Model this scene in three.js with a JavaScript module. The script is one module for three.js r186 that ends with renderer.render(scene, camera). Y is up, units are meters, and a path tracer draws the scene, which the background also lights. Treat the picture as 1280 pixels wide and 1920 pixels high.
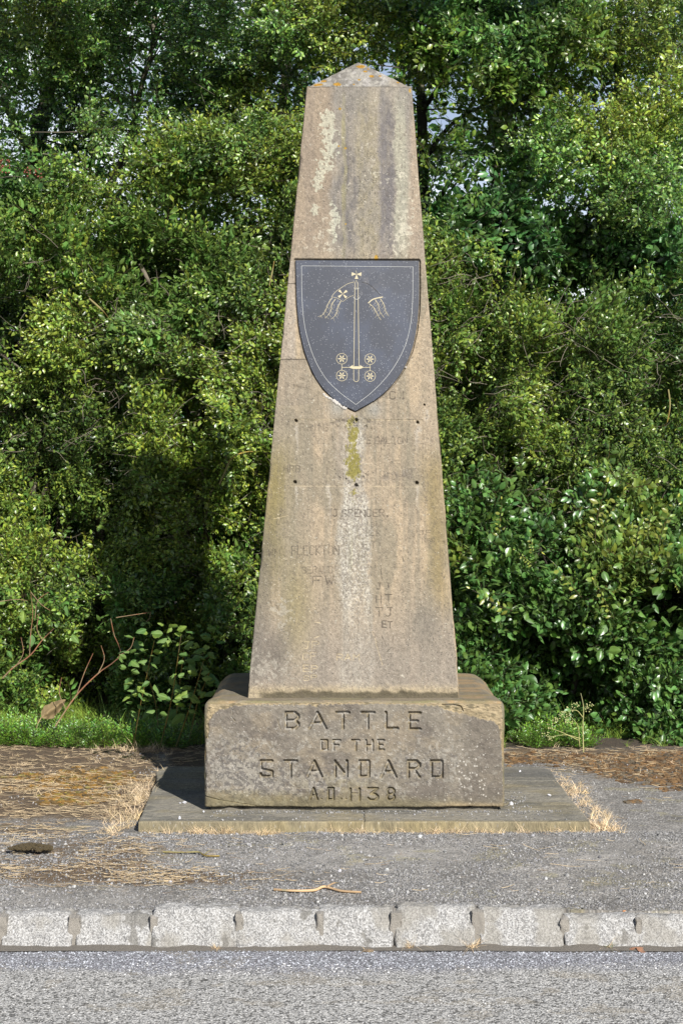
import * as THREE from 'three';
import { mergeGeometries } from 'three/addons/utils/BufferGeometryUtils.js';

// ---------------------------------------------------------------- camera, sky, sun, exposure
const F = 3771, PX = 640, PY = 850, EYE = 1.645, CZ = 9;           // focal length and lens shift in pixels of the 1280 x 1920 photograph
const scene = new THREE.Scene();
const camera = new THREE.PerspectiveCamera(2 * Math.atan(960 / F) * 180 / Math.PI, 1280 / 1920, 0.1, 900);
camera.position.set(0, EYE, CZ);
camera.lookAt(0, EYE, 0);
camera.setViewOffset(1280, 1920, 0, 110, 1280, 1920);
const renderer = new THREE.WebGLRenderer({ antialias: true });
renderer.toneMapping = THREE.LinearToneMapping;
renderer.toneMappingExposure = 1.9;
renderer.shadowMap.enabled = true;
const SUN = new THREE.Vector3(0.30, 0.48, 0.70).normalize();
const sun = new THREE.DirectionalLight(new THREE.Color(1, 0.965, 0.91), 5);
sun.position.copy(SUN).multiplyScalar(25);
sun.castShadow = true;
sun.shadow.mapSize.set(4096, 4096);
Object.assign(sun.shadow.camera, { left: -7, right: 7, top: 7, bottom: -7, near: 1, far: 60 });
scene.add(sun, sun.target);

// ---------------------------------------------------------------- numbers: random, noise
function rng(seed) { let a = seed | 0; return () => { a = (a + 0x6d2b79f5) | 0; let t = Math.imul(a ^ (a >>> 15), 1 | a); t = (t + Math.imul(t ^ (t >>> 7), 61 | t)) ^ t; return ((t ^ (t >>> 14)) >>> 0) / 4294967296; }; }
function hash(x, y, z) { let h = Math.imul(x, 374761393) ^ Math.imul(y, 668265263) ^ Math.imul(z, 1274126177); h = Math.imul(h ^ (h >>> 13), 1274126177); h = Math.imul(h ^ (h >>> 16), 2246822519); return ((h ^ (h >>> 15)) >>> 0) / 4294967296; }
function n2(x, y, s = 0) {
  const i = Math.floor(x), j = Math.floor(y); let u = x - i, v = y - j; u = u * u * (3 - 2 * u); v = v * v * (3 - 2 * v);
  const a = hash(i, j, s), b = hash(i + 1, j, s), c = hash(i, j + 1, s), d = hash(i + 1, j + 1, s);
  return a + (b - a) * u + (c - a) * v + (a - b - c + d) * u * v;
}
function n3(x, y, z) {
  const k = Math.floor(z); let w = z - k; w = w * w * (3 - 2 * w);
  const a = n2(x, y, k * 7 + 11), b = n2(x, y, k * 7 + 18); return a + (b - a) * w;
}
function fbm(x, y, o = 4, s = 0) { let f = 0, a = 0.5, t = 0; for (let i = 0; i < o; i++) { f += a * n2(x, y, s + i * 31); t += a; a *= 0.5; x = x * 2.03 + 17.1; y = y * 2.03 - 5.3; } return f / t; }
const clamp = (x, a = 0, b = 1) => x < a ? a : x > b ? b : x;
const ss = (a, b, x) => { const t = clamp((x - a) / (b - a)); return t * t * (3 - 2 * t); };
const lerp = (a, b, t) => a + (b - a) * t;
function worley(x, y, s, out) {                                      // out: F1, F2, id of the nearest cell
  const i = Math.floor(x), j = Math.floor(y); let f1 = 9, f2 = 9, id = 0;
  for (let a = -1; a <= 1; a++) for (let b = -1; b <= 1; b++) {
    const cx = i + a, cy = j + b, dx = cx + hash(cx, cy, s) - x, dy = cy + hash(cx, cy, s + 1) - y, d = dx * dx + dy * dy;
    if (d < f1) { f2 = f1; f1 = d; id = hash(cx, cy, s + 2); } else if (d < f2) f2 = d;
  }
  out[0] = Math.sqrt(f1); out[1] = Math.sqrt(f2); out[2] = id;
}
function along(table, x) { for (let i = 1; i < table.length; i++) if (x <= table[i][0]) { const [a, p] = table[i - 1], [b, q] = table[i]; return lerp(p, q, clamp((x - a) / (b - a))); } return table[table.length - 1][1]; }
const blob = (x, y, cx, cy, rx, ry) => { const a = (x - cx) / rx, b = (y - cy) / ry; return Math.exp(-(a * a + b * b)); };
const at = (px, py, z) => new THREE.Vector3((px - PX) / F * (CZ - z), EYE - (py - PY) / F * (CZ - z), z);       // where a point of the photograph lies at depth z
const onGround = (px, py, y = 0) => at(px, py, CZ - (EYE - y) * F / (py - PY));

// the sky: clear blue overhead, bright broken cloud low down
{
  const w = 1024, h = 512, d = new Float32Array(w * h * 4);
  for (let j = 0; j < h; j++) for (let i = 0; i < w; i++) {
    const e = ((j + 0.5) / h - 0.5) * Math.PI, up = Math.max(0, Math.sin(e)), az = (i + 0.5) / w * Math.PI * 2, o = (j * w + i) * 4;
    const k = Math.pow(1 - up, 3.2), r = lerp(0.045, 0.40, k), g = lerp(0.08, 0.48, k), b = lerp(0.165, 0.60, k);
    const cl = ss(0.36, 0.52, fbm(Math.cos(az) * 5 + 20, Math.sin(az) * 5 + up * 14, 5, 3)) * ss(0.55, 0.12, up) * 0.9;
    d[o] = lerp(r, 0.72, cl); d[o + 1] = lerp(g, 0.75, cl); d[o + 2] = lerp(b, 0.79, cl); d[o + 3] = 1;
    if (e < 0) { d[o] = 0.16; d[o + 1] = 0.17; d[o + 2] = 0.12; }
  }
  const t = new THREE.DataTexture(d, w, h, THREE.RGBAFormat, THREE.FloatType);
  t.mapping = THREE.EquirectangularReflectionMapping; t.magFilter = THREE.LinearFilter; t.needsUpdate = true;
  scene.background = t; scene.environment = t;
}

// ---------------------------------------------------------------- helpers: naming, textures, meshes
const used = {};
function numbered(name) { const n = used[name] = (used[name] ?? -1) + 1; return n ? `${name}_${String(n).padStart(3, '0')}` : name; }
function mesh(name, geo, mat, parent = scene, plain = parent !== scene) { const m = new THREE.Mesh(geo, mat); m.name = plain ? name : numbered(name); m.castShadow = m.receiveShadow = true; parent.add(m); return m; }
function thing(name, label, category, pos = [0, 0, 0], group) { const g = new THREE.Group(); g.name = numbered(name); g.position.set(...pos); tag(g, label, category, group); scene.add(g); return g; }
function tag(o, label, category, group) { if (label) o.userData.label = label; if (category) o.userData.category = category; if (group) o.userData.group = group; return o; }
function structure(o, label) { o.userData.kind = 'structure'; if (label) o.userData.label = label; return o; }
function stuff(o, label) { o.userData.kind = 'stuff'; if (label) o.userData.label = label; return o; }
function instances(name, geo, mat, list, parent = scene) {           // list of { m: Matrix4, c?: [r, g, b] }
  const im = new THREE.InstancedMesh(geo, mat, list.length), c = new THREE.Color();
  list.forEach((e, i) => { im.setMatrixAt(i, e.m); if (e.c) im.setColorAt(i, c.setRGB(...e.c)); });
  im.name = parent === scene ? numbered(name) : name; im.castShadow = im.receiveShadow = true; im.userData.kind = 'stuff'; parent.add(im); return im;
}
const lin = (c) => { c /= 255; return c <= 0.04045 ? c / 12.92 : Math.pow((c + 0.055) / 1.055, 2.4); };
const LIN = Float32Array.from({ length: 1024 }, (_, i) => lin(i / 1023 * 255)), ENC = Uint8Array.from({ length: 4097 }, (_, i) => { const x = i / 4096; return Math.round(255 * (x <= 0.0031308 ? 12.92 * x : 1.055 * Math.pow(x, 1 / 2.4) - 0.055)); });
// f(i, j, c) fills c = [r, g, b, height]; r, g, b as they look in daylight (0 to 255), turned into base colours by k
function textures(w, h, k, f, wrap = THREE.MirroredRepeatWrapping) {
  const a = new Uint8Array(w * h * 4), b = new Uint8Array(w * h * 4), c = [0, 0, 0, 0];
  for (let j = 0; j < h; j++) for (let i = 0; i < w; i++) {
    const o = (j * w + i) * 4; f(i, j, c);
    for (let q = 0; q < 3; q++) a[o + q] = ENC[(clamp(LIN[clamp(c[q] * 4.0118, 0, 1023) | 0] * k) * 4096) | 0];
    b[o] = b[o + 1] = b[o + 2] = clamp(c[3]) * 255; a[o + 3] = b[o + 3] = 255;
  }
  const made = [a, b].map((d, n) => { const t = new THREE.DataTexture(d, w, h); t.magFilter = THREE.LinearFilter; t.minFilter = THREE.LinearMipmapLinearFilter; t.generateMipmaps = true; t.wrapS = t.wrapT = wrap; if (!n) t.colorSpace = THREE.SRGBColorSpace; t.needsUpdate = true; return t; });
  return { map: made[0], bumpMap: made[1] };
}
const tint = (c, r, g, b, t) => { c[0] += (r - c[0]) * t; c[1] += (g - c[1]) * t; c[2] += (b - c[2]) * t; };
const desat = (c, t) => { const l = 0.3 * c[0] + 0.59 * c[1] + 0.11 * c[2]; tint(c, l, l, l, t); };
const std = (o) => new THREE.MeshStandardMaterial({ roughness: 0.9, ...o });
const K = 0.565;                                                       // daylight look to base colour
function grid(nu, nv, f, flip = false) {                              // f(u, v) -> [x, y, z, s, t]
  const p = new Float32Array((nu + 1) * (nv + 1) * 3), uv = new Float32Array((nu + 1) * (nv + 1) * 2), ix = new Uint32Array(nu * nv * 6);
  for (let j = 0, q = 0; j <= nv; j++) for (let i = 0; i <= nu; i++, q++) { const r = f(i / nu, j / nv); p.set([r[0], r[1], r[2]], q * 3); uv.set([r[3], r[4]], q * 2); }
  for (let j = 0, q = 0; j < nv; j++) for (let i = 0; i < nu; i++, q += 6) { const a = j * (nu + 1) + i, b = a + 1, c = a + nu + 1, d = c + 1; ix.set(flip ? [a, c, b, b, c, d] : [a, b, c, b, d, c], q); }
  const g = new THREE.BufferGeometry(); g.setAttribute('position', new THREE.BufferAttribute(p, 3)); g.setAttribute('uv', new THREE.BufferAttribute(uv, 2)); g.setIndex(new THREE.BufferAttribute(ix, 1)); g.computeVertexNormals(); return g;
}
function tube(points, r0, r1, sides = 6, seg = 0, wob = 0) {          // a tapered branch; uv in metres
  const pts = points.map((p) => p.isVector3 ? p : new THREE.Vector3(...p)), curve = new THREE.CatmullRomCurve3(pts), n = seg || Math.max(2, pts.length * 3), L = curve.getLength();
  const fr = curve.computeFrenetFrames(n, false), q = new THREE.Vector3();
  const g = grid(sides, n, (u, v) => { const i = Math.round(v * n), c = curve.getPoint(v), a = u * Math.PI * 2, r = lerp(r0, r1, v) * (1 + wob * (n2(v * L * 14, Math.cos(a) * 2, 5) - 0.5)); q.copy(c).addScaledVector(fr.normals[i], Math.cos(a) * r).addScaledVector(fr.binormals[i], Math.sin(a) * r); return [q.x, q.y, q.z, u * r * 6, v * L]; });
  return g;
}
// a block with rounded, worn arrises; half sizes h about c. dent(x, y, z, face) is taken off along the face; radius(x, y, z)
function block(c, h, res, radius, dent, uvOf) {
  const make = (axis, sign, nu, nv) => grid(nu, nv, (u, v) => {
    const p = [0, 0, 0], a = (axis + 1) % 3, b = (axis + 2) % 3; p[axis] = sign * h[axis]; p[a] = (u * 2 - 1) * h[a] * sign; p[b] = (v * 2 - 1) * h[b];
    const r = Math.min(radius(p[0] + c[0], p[1] + c[1], p[2] + c[2]), h[0], h[1], h[2]), q = p.map((x, i) => clamp(x, -h[i] + r, h[i] - r)), d = p.map((x, i) => x - q[i]), l = Math.hypot(...d) || 1;
    const e = dent(p[0] + c[0], p[1] + c[1], p[2] + c[2], axis * 2 + (sign > 0 ? 1 : 0)), w = q.map((x, i) => x + d[i] / l * (r - e) + c[i]);
    const [s, t] = uvOf(p[0] + c[0], p[1] + c[1], p[2] + c[2], axis * 2 + (sign > 0 ? 1 : 0)); return [...w, s, t];
  });
  const g = []; for (let axis = 0; axis < 3; axis++) for (const sign of [-1, 1]) { const [nu, nv] = res(axis, sign); g.push(make(axis, sign, nu, nv)); }
  return g;                                                          // -x, +x, -y, +y, -z, +z
}

// plain capital strokes on a 4 x 6 field, y up
const GLYPH = { A: '00 26 40|12 32', B: '00 06 36 45 44 33 03|33 42 41 30 00', C: '45 36 16 05 01 10 30 41', D: '00 06 36 45 41 30 00', E: '40 00 06 46|03 33', F: '00 06 46|03 33', G: '45 36 16 05 01 10 30 41 43 23', H: '00 06|40 46|03 43', I: '20 26', J: '01 10 20 31 36|16 46', K: '00 06|46 03 40', L: '06 00 40', M: '00 06 23 46 40', N: '00 06 40 46', O: '10 01 05 16 36 45 41 30 10', P: '00 06 36 45 44 33 03', R: '00 06 36 45 44 33 03|23 40', S: '45 36 16 05 04 13 33 42 41 30 10 01', T: '20 26|06 46', U: '06 01 10 30 41 46', W: '06 10 23 30 46', Y: '06 23 46|23 20', 1: '20 26', 3: '05 16 36 45 44 33 13|33 42 41 30 10 01', 8: '13 04 05 16 36 45 44 33 13 02 01 10 30 41 42 33', '.': '20 21' };
const strokesOf = (s) => s.split('|').map((l) => l.split(' ').map((p) => [+p[0], +p[1]]));
function letter(ch, x0, x1, y0, y1, add, spec) { for (const l of strokesOf(spec ?? GLYPH[ch] ?? '00 40')) for (let i = 1; i < l.length; i++) add(lerp(x0, x1, l[i - 1][0] / 4), lerp(y1, y0, l[i - 1][1] / 6), lerp(x0, x1, l[i][0] / 4), lerp(y1, y0, l[i][1] / 6)); }
function segDist(x, y, s) { const dx = s[2] - s[0], dy = s[3] - s[1], t = clamp(((x - s[0]) * dx + (y - s[1]) * dy) / (dx * dx + dy * dy || 1)); return Math.hypot(x - s[0] - dx * t, y - s[1] - dy * t); }

// ---------------------------------------------------------------- shared stone materials
const sandTex = textures(512, 512, K, (i, j, c) => {
  const x = i / 512, y = j / 512, a = fbm(x * 6, y * 6, 5, 1), b = fbm(x * 40, y * 40, 3, 2), e = hash(i, j, 9);
  c[0] = 146; c[1] = 133; c[2] = 110; tint(c, 172, 146, 108, ss(0.45, 0.7, a)); tint(c, 122, 115, 98, ss(0.5, 0.75, fbm(x * 4 + 9, y * 4, 4, 5)) * 0.6);
  tint(c, 135, 130, 82, ss(0.55, 0.8, fbm(x * 3 + 3, y * 5, 4, 8)) * 0.6);
  const k = 0.86 + b * 0.2 + (e - 0.5) * 0.16; c[0] *= k; c[1] *= k; c[2] *= k; if (hash(i >> 1, j >> 1, 4) > 0.985) tint(c, 205, 200, 188, 0.7);
  c[3] = 0.5 + (b - 0.5) * 0.6 + (e - 0.5) * 0.3;
});
const sandstone = std({ ...sandTex, bumpScale: 0.004 });

// ---------------------------------------------------------------- the monument
const monument = thing('stone_monument', 'tall tapering sandstone obelisk with dark shield plaque on carved block and slab', 'monument');
// plinth: 1.34 wide, its front face in the plane z = 0
const PL = { x0: -0.613, x1: 0.728, y0: 0.056, y1: 0.536, z0: -1.2, z1: 0 };
const toX = (px) => (px - PX) / F * CZ, toY = (py) => EYE - (py - PY) / F * CZ, fromX = (x) => PX + x * F / CZ, fromY = (y) => PY - (y - EYE) * F / CZ;
const carve = [];                                                     // strokes in pixels of the photograph: x0, y0, x1, y1, half width, depth
const words = [
  ['B', 536, 559, 1336, 1366], ['A', 580, 611, 1336, 1366], ['T', 631, 654, 1336, 1366], ['T', 677, 701, 1336, 1366], ['L', 723, 745, 1336, 1366], ['E', 767, 787, 1337, 1367],
  ['O', 602, 613, 1388, 1406, '00 06 46 40 00'], ['F', 625, 637, 1388, 1406], ['T', 660, 673, 1388, 1407], ['H', 686, 698, 1388, 1407], ['E', 709, 719, 1388, 1406],
  ['S', 489, 510, 1427, 1456, '46 06 03 42 40 00 01'], ['T', 533, 556, 1427, 1456], ['A', 576, 603, 1427, 1456], ['N', 628, 650, 1427, 1456], ['D', 674, 691, 1427, 1456, '00 06 46 40 00'], ['A', 714, 742, 1427, 1457], ['R', 765, 786, 1427, 1457], ['D', 808, 828, 1427, 1457, '00 06 46 40 00'],
  ['A', 581, 595, 1478, 1499], ['D', 615, 625, 1478, 1499, '00 06 46 40 00'], ['1', 656, 657.5, 1479, 1501], ['1', 673, 674.5, 1479, 1501], ['3', 690, 708, 1478, 1500, '06 46 13 33 42 41 30 10 01'], ['8', 726, 739, 1478, 1500],
];
words.forEach(([ch, x0, x1, y0, y1, spec], n) => letter(ch, x0, x1, y0, y1, (...s) => carve.push([...s, n < 6 || (n > 10 && n < 19) ? 3.2 : 2.5, n < 6 || (n > 10 && n < 19) ? 0.016 : 0.012]), spec));
carve.push([657, 1488, 674, 1488, 1.8, 0.004], [602, 1498, 603, 1498, 1.8, 0.005], [639, 1498, 640, 1498, 1.8, 0.005], [648, 1498, 649, 1498, 1.8, 0.005]);
carve.push([829, 1321, 850, 1321, 1.6, 0.008], [850, 1321, 863, 1325, 2, 0.010], [863, 1325, 867, 1333, 2, 0.009], [436, 1331, 434, 1345, 1.2, 0.004], [434, 1345, 441, 1352, 1.2, 0.004], [383, 1493, 410, 1500, 1.4, 0.005], [410, 1500, 480, 1511, 1.1, 0.003]);
for (const [x, y] of [[518, 1352], [522, 1364], [516, 1370]]) carve.push([x, y - 6, x + 5, y + 5, 0.9, 0.0025]);
const bandLine = [[370, 1362], [386, 1358], [396, 1346], [404, 1335], [412, 1331], [425, 1329], [435, 1324], [470, 1321], [520, 1321], [560, 1322], [582, 1322], [592, 1326], [600, 1321], [700, 1320], [780, 1321], [820, 1324], [835, 1331], [860, 1337], [885, 1343], [905, 1350], [925, 1352], [933, 1360], [939, 1378], [960, 1384]];
const edgeLine = [[1340, 946], [1366, 938], [1380, 937], [1392, 940], [1420, 941], [1432, 939], [1440, 942], [1500, 942.5], [1520, 944]];
const rough = (x, y, z, a, f) => (n3(x * f, y * f, z * f) - 0.5) * a;
const carveBins = new Map();
carve.forEach((s) => { for (let i = Math.floor((Math.min(s[0], s[2]) - 4) / 16); i <= (Math.max(s[0], s[2]) + 4) / 16; i++) for (let j = Math.floor((Math.min(s[1], s[3]) - 4) / 16); j <= (Math.max(s[1], s[3]) + 4) / 16; j++) { const k = i * 1000 + j; if (!carveBins.has(k)) carveBins.set(k, []); carveBins.get(k).push(s); } });
function carved(px, py) { let d = 0; for (const s of carveBins.get(Math.floor(px / 16) * 1000 + Math.floor(py / 16)) ?? []) { const q = 1 - segDist(px, py, s) / s[4]; if (q > 0) d = Math.max(d, s[5] * Math.min(1, q * 2)); } return d; }
const spalled = (px, py) => Math.max(ss(1.2, -1.2, py - along(bandLine, px) - (n2(px * 0.35, py * 0.35, 6) - 0.5) * 4), ss(-1, 1, px - along(edgeLine, py) - (n2(px * 0.3, py * 0.3, 7) - 0.5) * 2.5), ss(1.5, -1.5, px - 389 - 9 * n2(7, py * 0.09, 3) + (py > 1385 ? 12 : 0)));
const plinthDent = (x, y, z, face) => {
  let e = rough(x, y, z, 0.006, 9) + rough(x, y, z, 0.003, 40);
  const px = fromX(x), py = fromY(y);
  if (z > PL.z1 - 1e-4) { e += carved(px, py) + spalled(px, py) * (0.0045 + 0.004 * n2(px * 0.2, py * 0.5, 4)) + rough(x, y, 1, 0.0016, 190); if (py > 1511) e += 0.004 * ss(1511, 1518, py + 3 * n2(px * 0.05, 0, 3)); }
  return e;
};
const plinthRadius = (x, y, z) => { const top = ss(0.40, 0.53, y), side = ss(0.35, 0.66, Math.abs(x - 0.057)); return 0.008 + 0.012 * n3(x * 4, y * 5, z * 4) + top * side * (x > 0 ? 0.012 + 0.062 * ss(-0.0, -0.45, z) : 0.016 + 0.055 * ss(-0.0, -0.35, z)); };
const plinthGeo = block([(PL.x0 + PL.x1) / 2, (PL.y0 + PL.y1) / 2, (PL.z0 + PL.z1) / 2], [(PL.x1 - PL.x0) / 2, (PL.y1 - PL.y0) / 2, (PL.z1 - PL.z0) / 2],
  (a, s) => a === 2 ? (s > 0 ? [720, 270] : [20, 10]) : a === 1 ? (s > 0 ? [90, 100] : [4, 4]) : [40, 90], plinthRadius, plinthDent,
  (x, y, z, f) => f === 5 ? [(x - PL.x0) / (PL.x1 - PL.x0), (y - PL.y0) / (PL.y1 - PL.y0)] : f > 3 ? [x / 0.6, y / 0.6] : f > 1 ? [x / 0.6, z / 0.6] : [z / 0.6, y / 0.6]);
const wc = [0, 0, 0];
const plinthTex = textures(1400, 512, K, (i, j, c) => {
  const x = lerp(PL.x0, PL.x1, (i + 0.5) / 1400), y = lerp(PL.y0, PL.y1, (j + 0.5) / 512), px = fromX(x), py = fromY(y), a = fbm(px / 60, py / 60, 5, 2), g = fbm(px / 5, py / 5, 3, 7), e = hash(i, j, 1);
  c[0] = 151; c[1] = 140; c[2] = 122; tint(c, 128, 117, 103, ss(0.4, 0.65, a)); tint(c, 164, 147, 120, ss(0.5, 0.72, fbm(px / 45 + 9, py / 28, 4, 4)) * 0.7);
  tint(c, 124, 113, 98, ss(840, 900, px) * 0.55);
  // pale grey lichen in crusts
  const L = 1.05 * blob(px, py, 440, 1435, 75, 55) + 0.75 * blob(px, py, 500, 1480, 110, 30) + 0.75 * blob(px, py, 630, 1465, 130, 26) + 0.5 * blob(px, py, 820, 1440, 70, 40) + 0.35 * blob(px, py, 700, 1400, 200, 60) + 0.28;
  worley(px / 5.5, py / 5.5, 3, wc); const crust = fbm(px / 7, py / 7, 4, 12);
  const lich = ss(0.60, 0.72, crust + (L - 0.62) * 0.36 + (e - 0.5) * 0.1); tint(c, 190, 184, 170, lich * 0.5);
  if (L > 0.7) tint(c, 98, 92, 88, ss(0.62, 0.7, fbm(px / 4.5 + 40, py / 4.5, 3, 15) + (L - 0.9) * 0.25) * 0.55);
  worley(px / 3.2 + 7, py / 3.2, 8, wc); if (wc[2] > 0.965 - L * 0.09 && wc[0] < 0.12 + wc[2] * 0.12) tint(c, 222, 216, 203, 0.8);
  worley(px / 9 + 3, py / 9, 17, wc); const dots = blob(px, py, 885, 1458, 38, 34) + 0.4 * blob(px, py, 500, 1500, 60, 14); if (wc[2] > 1 - dots * 0.75 && wc[0] < 0.17) tint(c, 226, 218, 204, 0.9);
  // green-brown algae low down
  const al = ss(1478, 1506, py + 14 * (fbm(px / 25, py / 14, 3, 22) - 0.5) + 8 * Math.sin(px / 170)) * (0.9 - 0.55 * ss(760, 900, px)); tint(c, 134, 120, 68, al * 0.62);
  tint(c, 150, 132, 82, blob(px, py, 640, 1480, 90, 28) * ss(0.45, 0.6, fbm(px / 15, py / 15, 3, 25)) * 0.4);
  // where the skin of the stone has come away it is fresh and yellow
  const sp = spalled(px, py), f2 = fbm(px / 22, py / 8, 4, 33); tint(c, lerp(176, 212, f2), lerp(152, 186, f2), lerp(106, 138, f2), sp * 0.9); if (sp > 0.5) tint(c, 128, 114, 80, ss(0.56, 0.7, fbm(px / 14 + 4, py / 6, 4, 36)) * 0.8);
  const lt = ss(1500, 1511, py - 6 * (fbm(px / 30, 2, 3, 39) - 0.5)) * ss(780, 860, px); tint(c, 196, 168, 118, lt * 0.7);
  const cv = carved(px, py); if (cv > 0.002) { const w = fbm(px / 10, py / 10, 3, 41); if (w > 0.5) tint(c, 186, 164, 118, 0.45); else tint(c, 206, 200, 188, 0.6 * ss(1510, 1400, py)); if (py > 1470) tint(c, 130, 116, 66, 0.35); }
  desat(c, 0.2); const k = 0.9 + (g - 0.5) * 0.26 + (e - 0.5) * 0.17; c[0] *= k; c[1] *= k; c[2] *= k;
  c[3] = 0.5 + (g - 0.5) * 0.5 + (e - 0.5) * 0.35 + lich * 0.12;
}, THREE.ClampToEdgeWrapping);
const plinthFront = std({ ...plinthTex, bumpScale: 0.004 });
{ const side = mergeGeometries(plinthGeo.slice(0, 5)), g = mergeGeometries([side, plinthGeo[5]], true); mesh('plinth', g, [sandstone, plinthFront], monument); }

mesh('bedding', mergeGeometries(block([0.057, 0.045, -0.6], [0.645, 0.016, 0.575], () => [60, 6], () => 0.006, (x, y, z) => rough(x, y, z, 0.02, 18), (x, y, z) => [x / 0.6, (z + y) / 0.6])), std({ color: new THREE.Color(0.10, 0.09, 0.07), bumpMap: sandTex.bumpMap, bumpScale: 0.006 }), monument);

// shaft: a leaning-in frustum; front face described by v = 0 (foot) .. 1 (shoulder)
const SH = { yb: 0.531, yt: 3.352, zb: -0.113, zt: -0.3575, wb: 0.4835, wt: 0.2444, cb: 0.0556, ct: 0.082, zc: -0.6 };
const faceZ = (v) => lerp(SH.zb, SH.zt, v), faceY = (v) => lerp(SH.yb, SH.yt, v);
const facePx = (x, v) => [PX + x * F / (CZ - faceZ(v)), PY - (faceY(v) - EYE) * F / (CZ - faceZ(v))];
function faceAt(px, py) { const k = (PY - py) / F; const v = (EYE + k * (CZ - SH.zb) - SH.yb) / (SH.yt - SH.yb - k * (SH.zb - SH.zt)); return [(px - PX) / F * (CZ - faceZ(v)), v]; }   // x and v on the front face
const shieldOutline = [[554, 488], [785, 489], [785.5, 540], [784, 585], [780, 620], [771, 658], [757, 690], [738, 718], [710, 745], [666, 771], [634, 755], [606, 729], [587, 700], [571, 660], [561, 615], [556.5, 570], [555, 530]];
function inside(poly, x, y) { let r = false; for (let i = 0, j = poly.length - 1; i < poly.length; j = i++) { const [a, b] = poly[i], [c, d] = poly[j]; if ((b > y) !== (d > y) && x < (c - a) * (y - b) / (d - b) + a) r = !r; } return r; }
const polyDist = (poly, x, y) => { let d = 1e9; for (let i = 0, j = poly.length - 1; i < poly.length; j = i++) d = Math.min(d, segDist(x, y, [...poly[j], ...poly[i]])); return inside(poly, x, y) ? -d : d; };
const holes = [[555, 789, 2.6], [668, 787.5, 2.8], [782.5, 792, 2.4], [553, 904, 3], [667.5, 910, 3], [781, 905.5, 3], [795, 759, 1.6]];
const shaftCarve = [];
const scratch = [];                                                   // x0, y0, x1, y1, half width, depth 0..1, +1 dirt in it / -1 fresh and pale
function write(text, x, y, h, w, deep, dirt, rand) { for (const ch of text) { if (ch !== ' ') { const jx = (rand() - 0.5) * 1.2, jy = (rand() - 0.5) * 1.6; letter(ch, x + jx, x + jx + w * 0.72, y + jy, y + jy + h, (...s) => scratch.push([...s, 0.78, deep, dirt])); } x += ch === '.' ? w * 0.5 : w; } }
{
  const r = rng(5);
  write('C.I', 730, 734, 14, 14, 0.8, 1, r); write('E.DALTON', 687, 820, 12, 10.5, 0.55, 1, r); write('F.RING', 562, 795, 13, 10, 0.4, 1, r); write('J', 536, 787, 10, 8, 0.5, 1, r); write('HRB', 532, 873, 12, 11, 0.5, 1, r);
  write('J.SPENCER.', 624, 956, 13, 11.5, 0.75, 1, r); write('MES', 686, 995, 10, 9, 0.45, 1, r); write('BI', 696, 979, 9, 7, 0.4, 1, r); write('WM.', 502, 1030, 14, 13, 0.5, 1, r); write('FLECKTON', 546, 1024, 17, 11.5, 0.65, 1, r); write('GERALD', 566, 1063, 12, 10, 0.45, 1, r);
  write('FW', 587, 1081, 15, 22, 0.8, 1, r); write('J', 722, 1094, 12, 9, 0.7, 1, r); write('J', 706, 1094, 12, 9, 0.7, 1, r); write('H', 705, 1117, 14, 12, 0.8, 1, r); write('T', 722, 1115, 14, 17, 0.9, 1, r); write('TJ', 705, 1140, 16, 17, 0.8, 1, r); write('ET', 716, 1165, 12, 11, 0.9, 1, r);
  write('JP', 568, 1203, 13, 17, 0.7, -1, r); write('CF', 568, 1224, 13, 15, 0.7, -1, r); write('EP', 569, 1247, 12, 15, 0.8, -1, r); write('SP', 569, 1266, 9, 14, 0.7, -1, r); write('RAM', 632, 1227, 11, 15, 0.9, -1, r);
  write('JF', 786, 995, 8, 12, 0.45, 1, r); write('1888', 788, 1010, 7, 7, 0.45, 1, r); write('M', 527, 955, 8, 8, 0.4, 1, r); write('L.H', 518, 975, 9, 9, 0.35, 1, r); write('FT', 680, 1015, 13, 14, 0.5, 1, r);
  for (const s of [[698, 1184, 706, 1205], [715, 1192, 722, 1208], [704, 1205, 717, 1247], [737, 1192, 735, 1205], [725, 1222, 734, 1214], [590, 1196, 600, 1192], [590, 1166, 603, 1168], [715, 1085, 713, 1060], [512, 973, 540, 966]]) scratch.push([...s, 0.6, 0.7, s[0] % 2 ? 1 : -1]);
  for (let i = 0; i < 90; i++) { const x = 500 + r() * 330, y = 800 + r() * 470, a = r() < 0.75 ? 1.5 + (r() - 0.5) * 0.6 : r() * 3, l = 2 + r() * 9; scratch.push([x, y, x + Math.cos(a) * l, y + Math.sin(a) * l, 0.5, 0.25 + r() * 0.35, r() < 0.75 ? 1 : -1]); }
  for (const s of [[524, 674.5, 577, 674], [539, 532, 556, 532], [546, 786.5, 640, 786], [690, 787, 790, 788], [547, 911, 650, 912], [690, 912, 782, 913]]) scratch.push([...s, 0.8, s[1] < 700 ? 0.9 : 0.4, s[1] < 700 ? 1 : -1]);
}
const pitted = (px, py) => clamp(blob(px, py, 650, 793, 34, 9) + blob(px, py, 690, 796, 16, 7) + blob(px, py, 645, 897, 18, 8) + blob(px, py, 685, 895, 8, 7)) * ss(0.45, 0.65, fbm(px / 5, py / 5, 3, 51));
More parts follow.
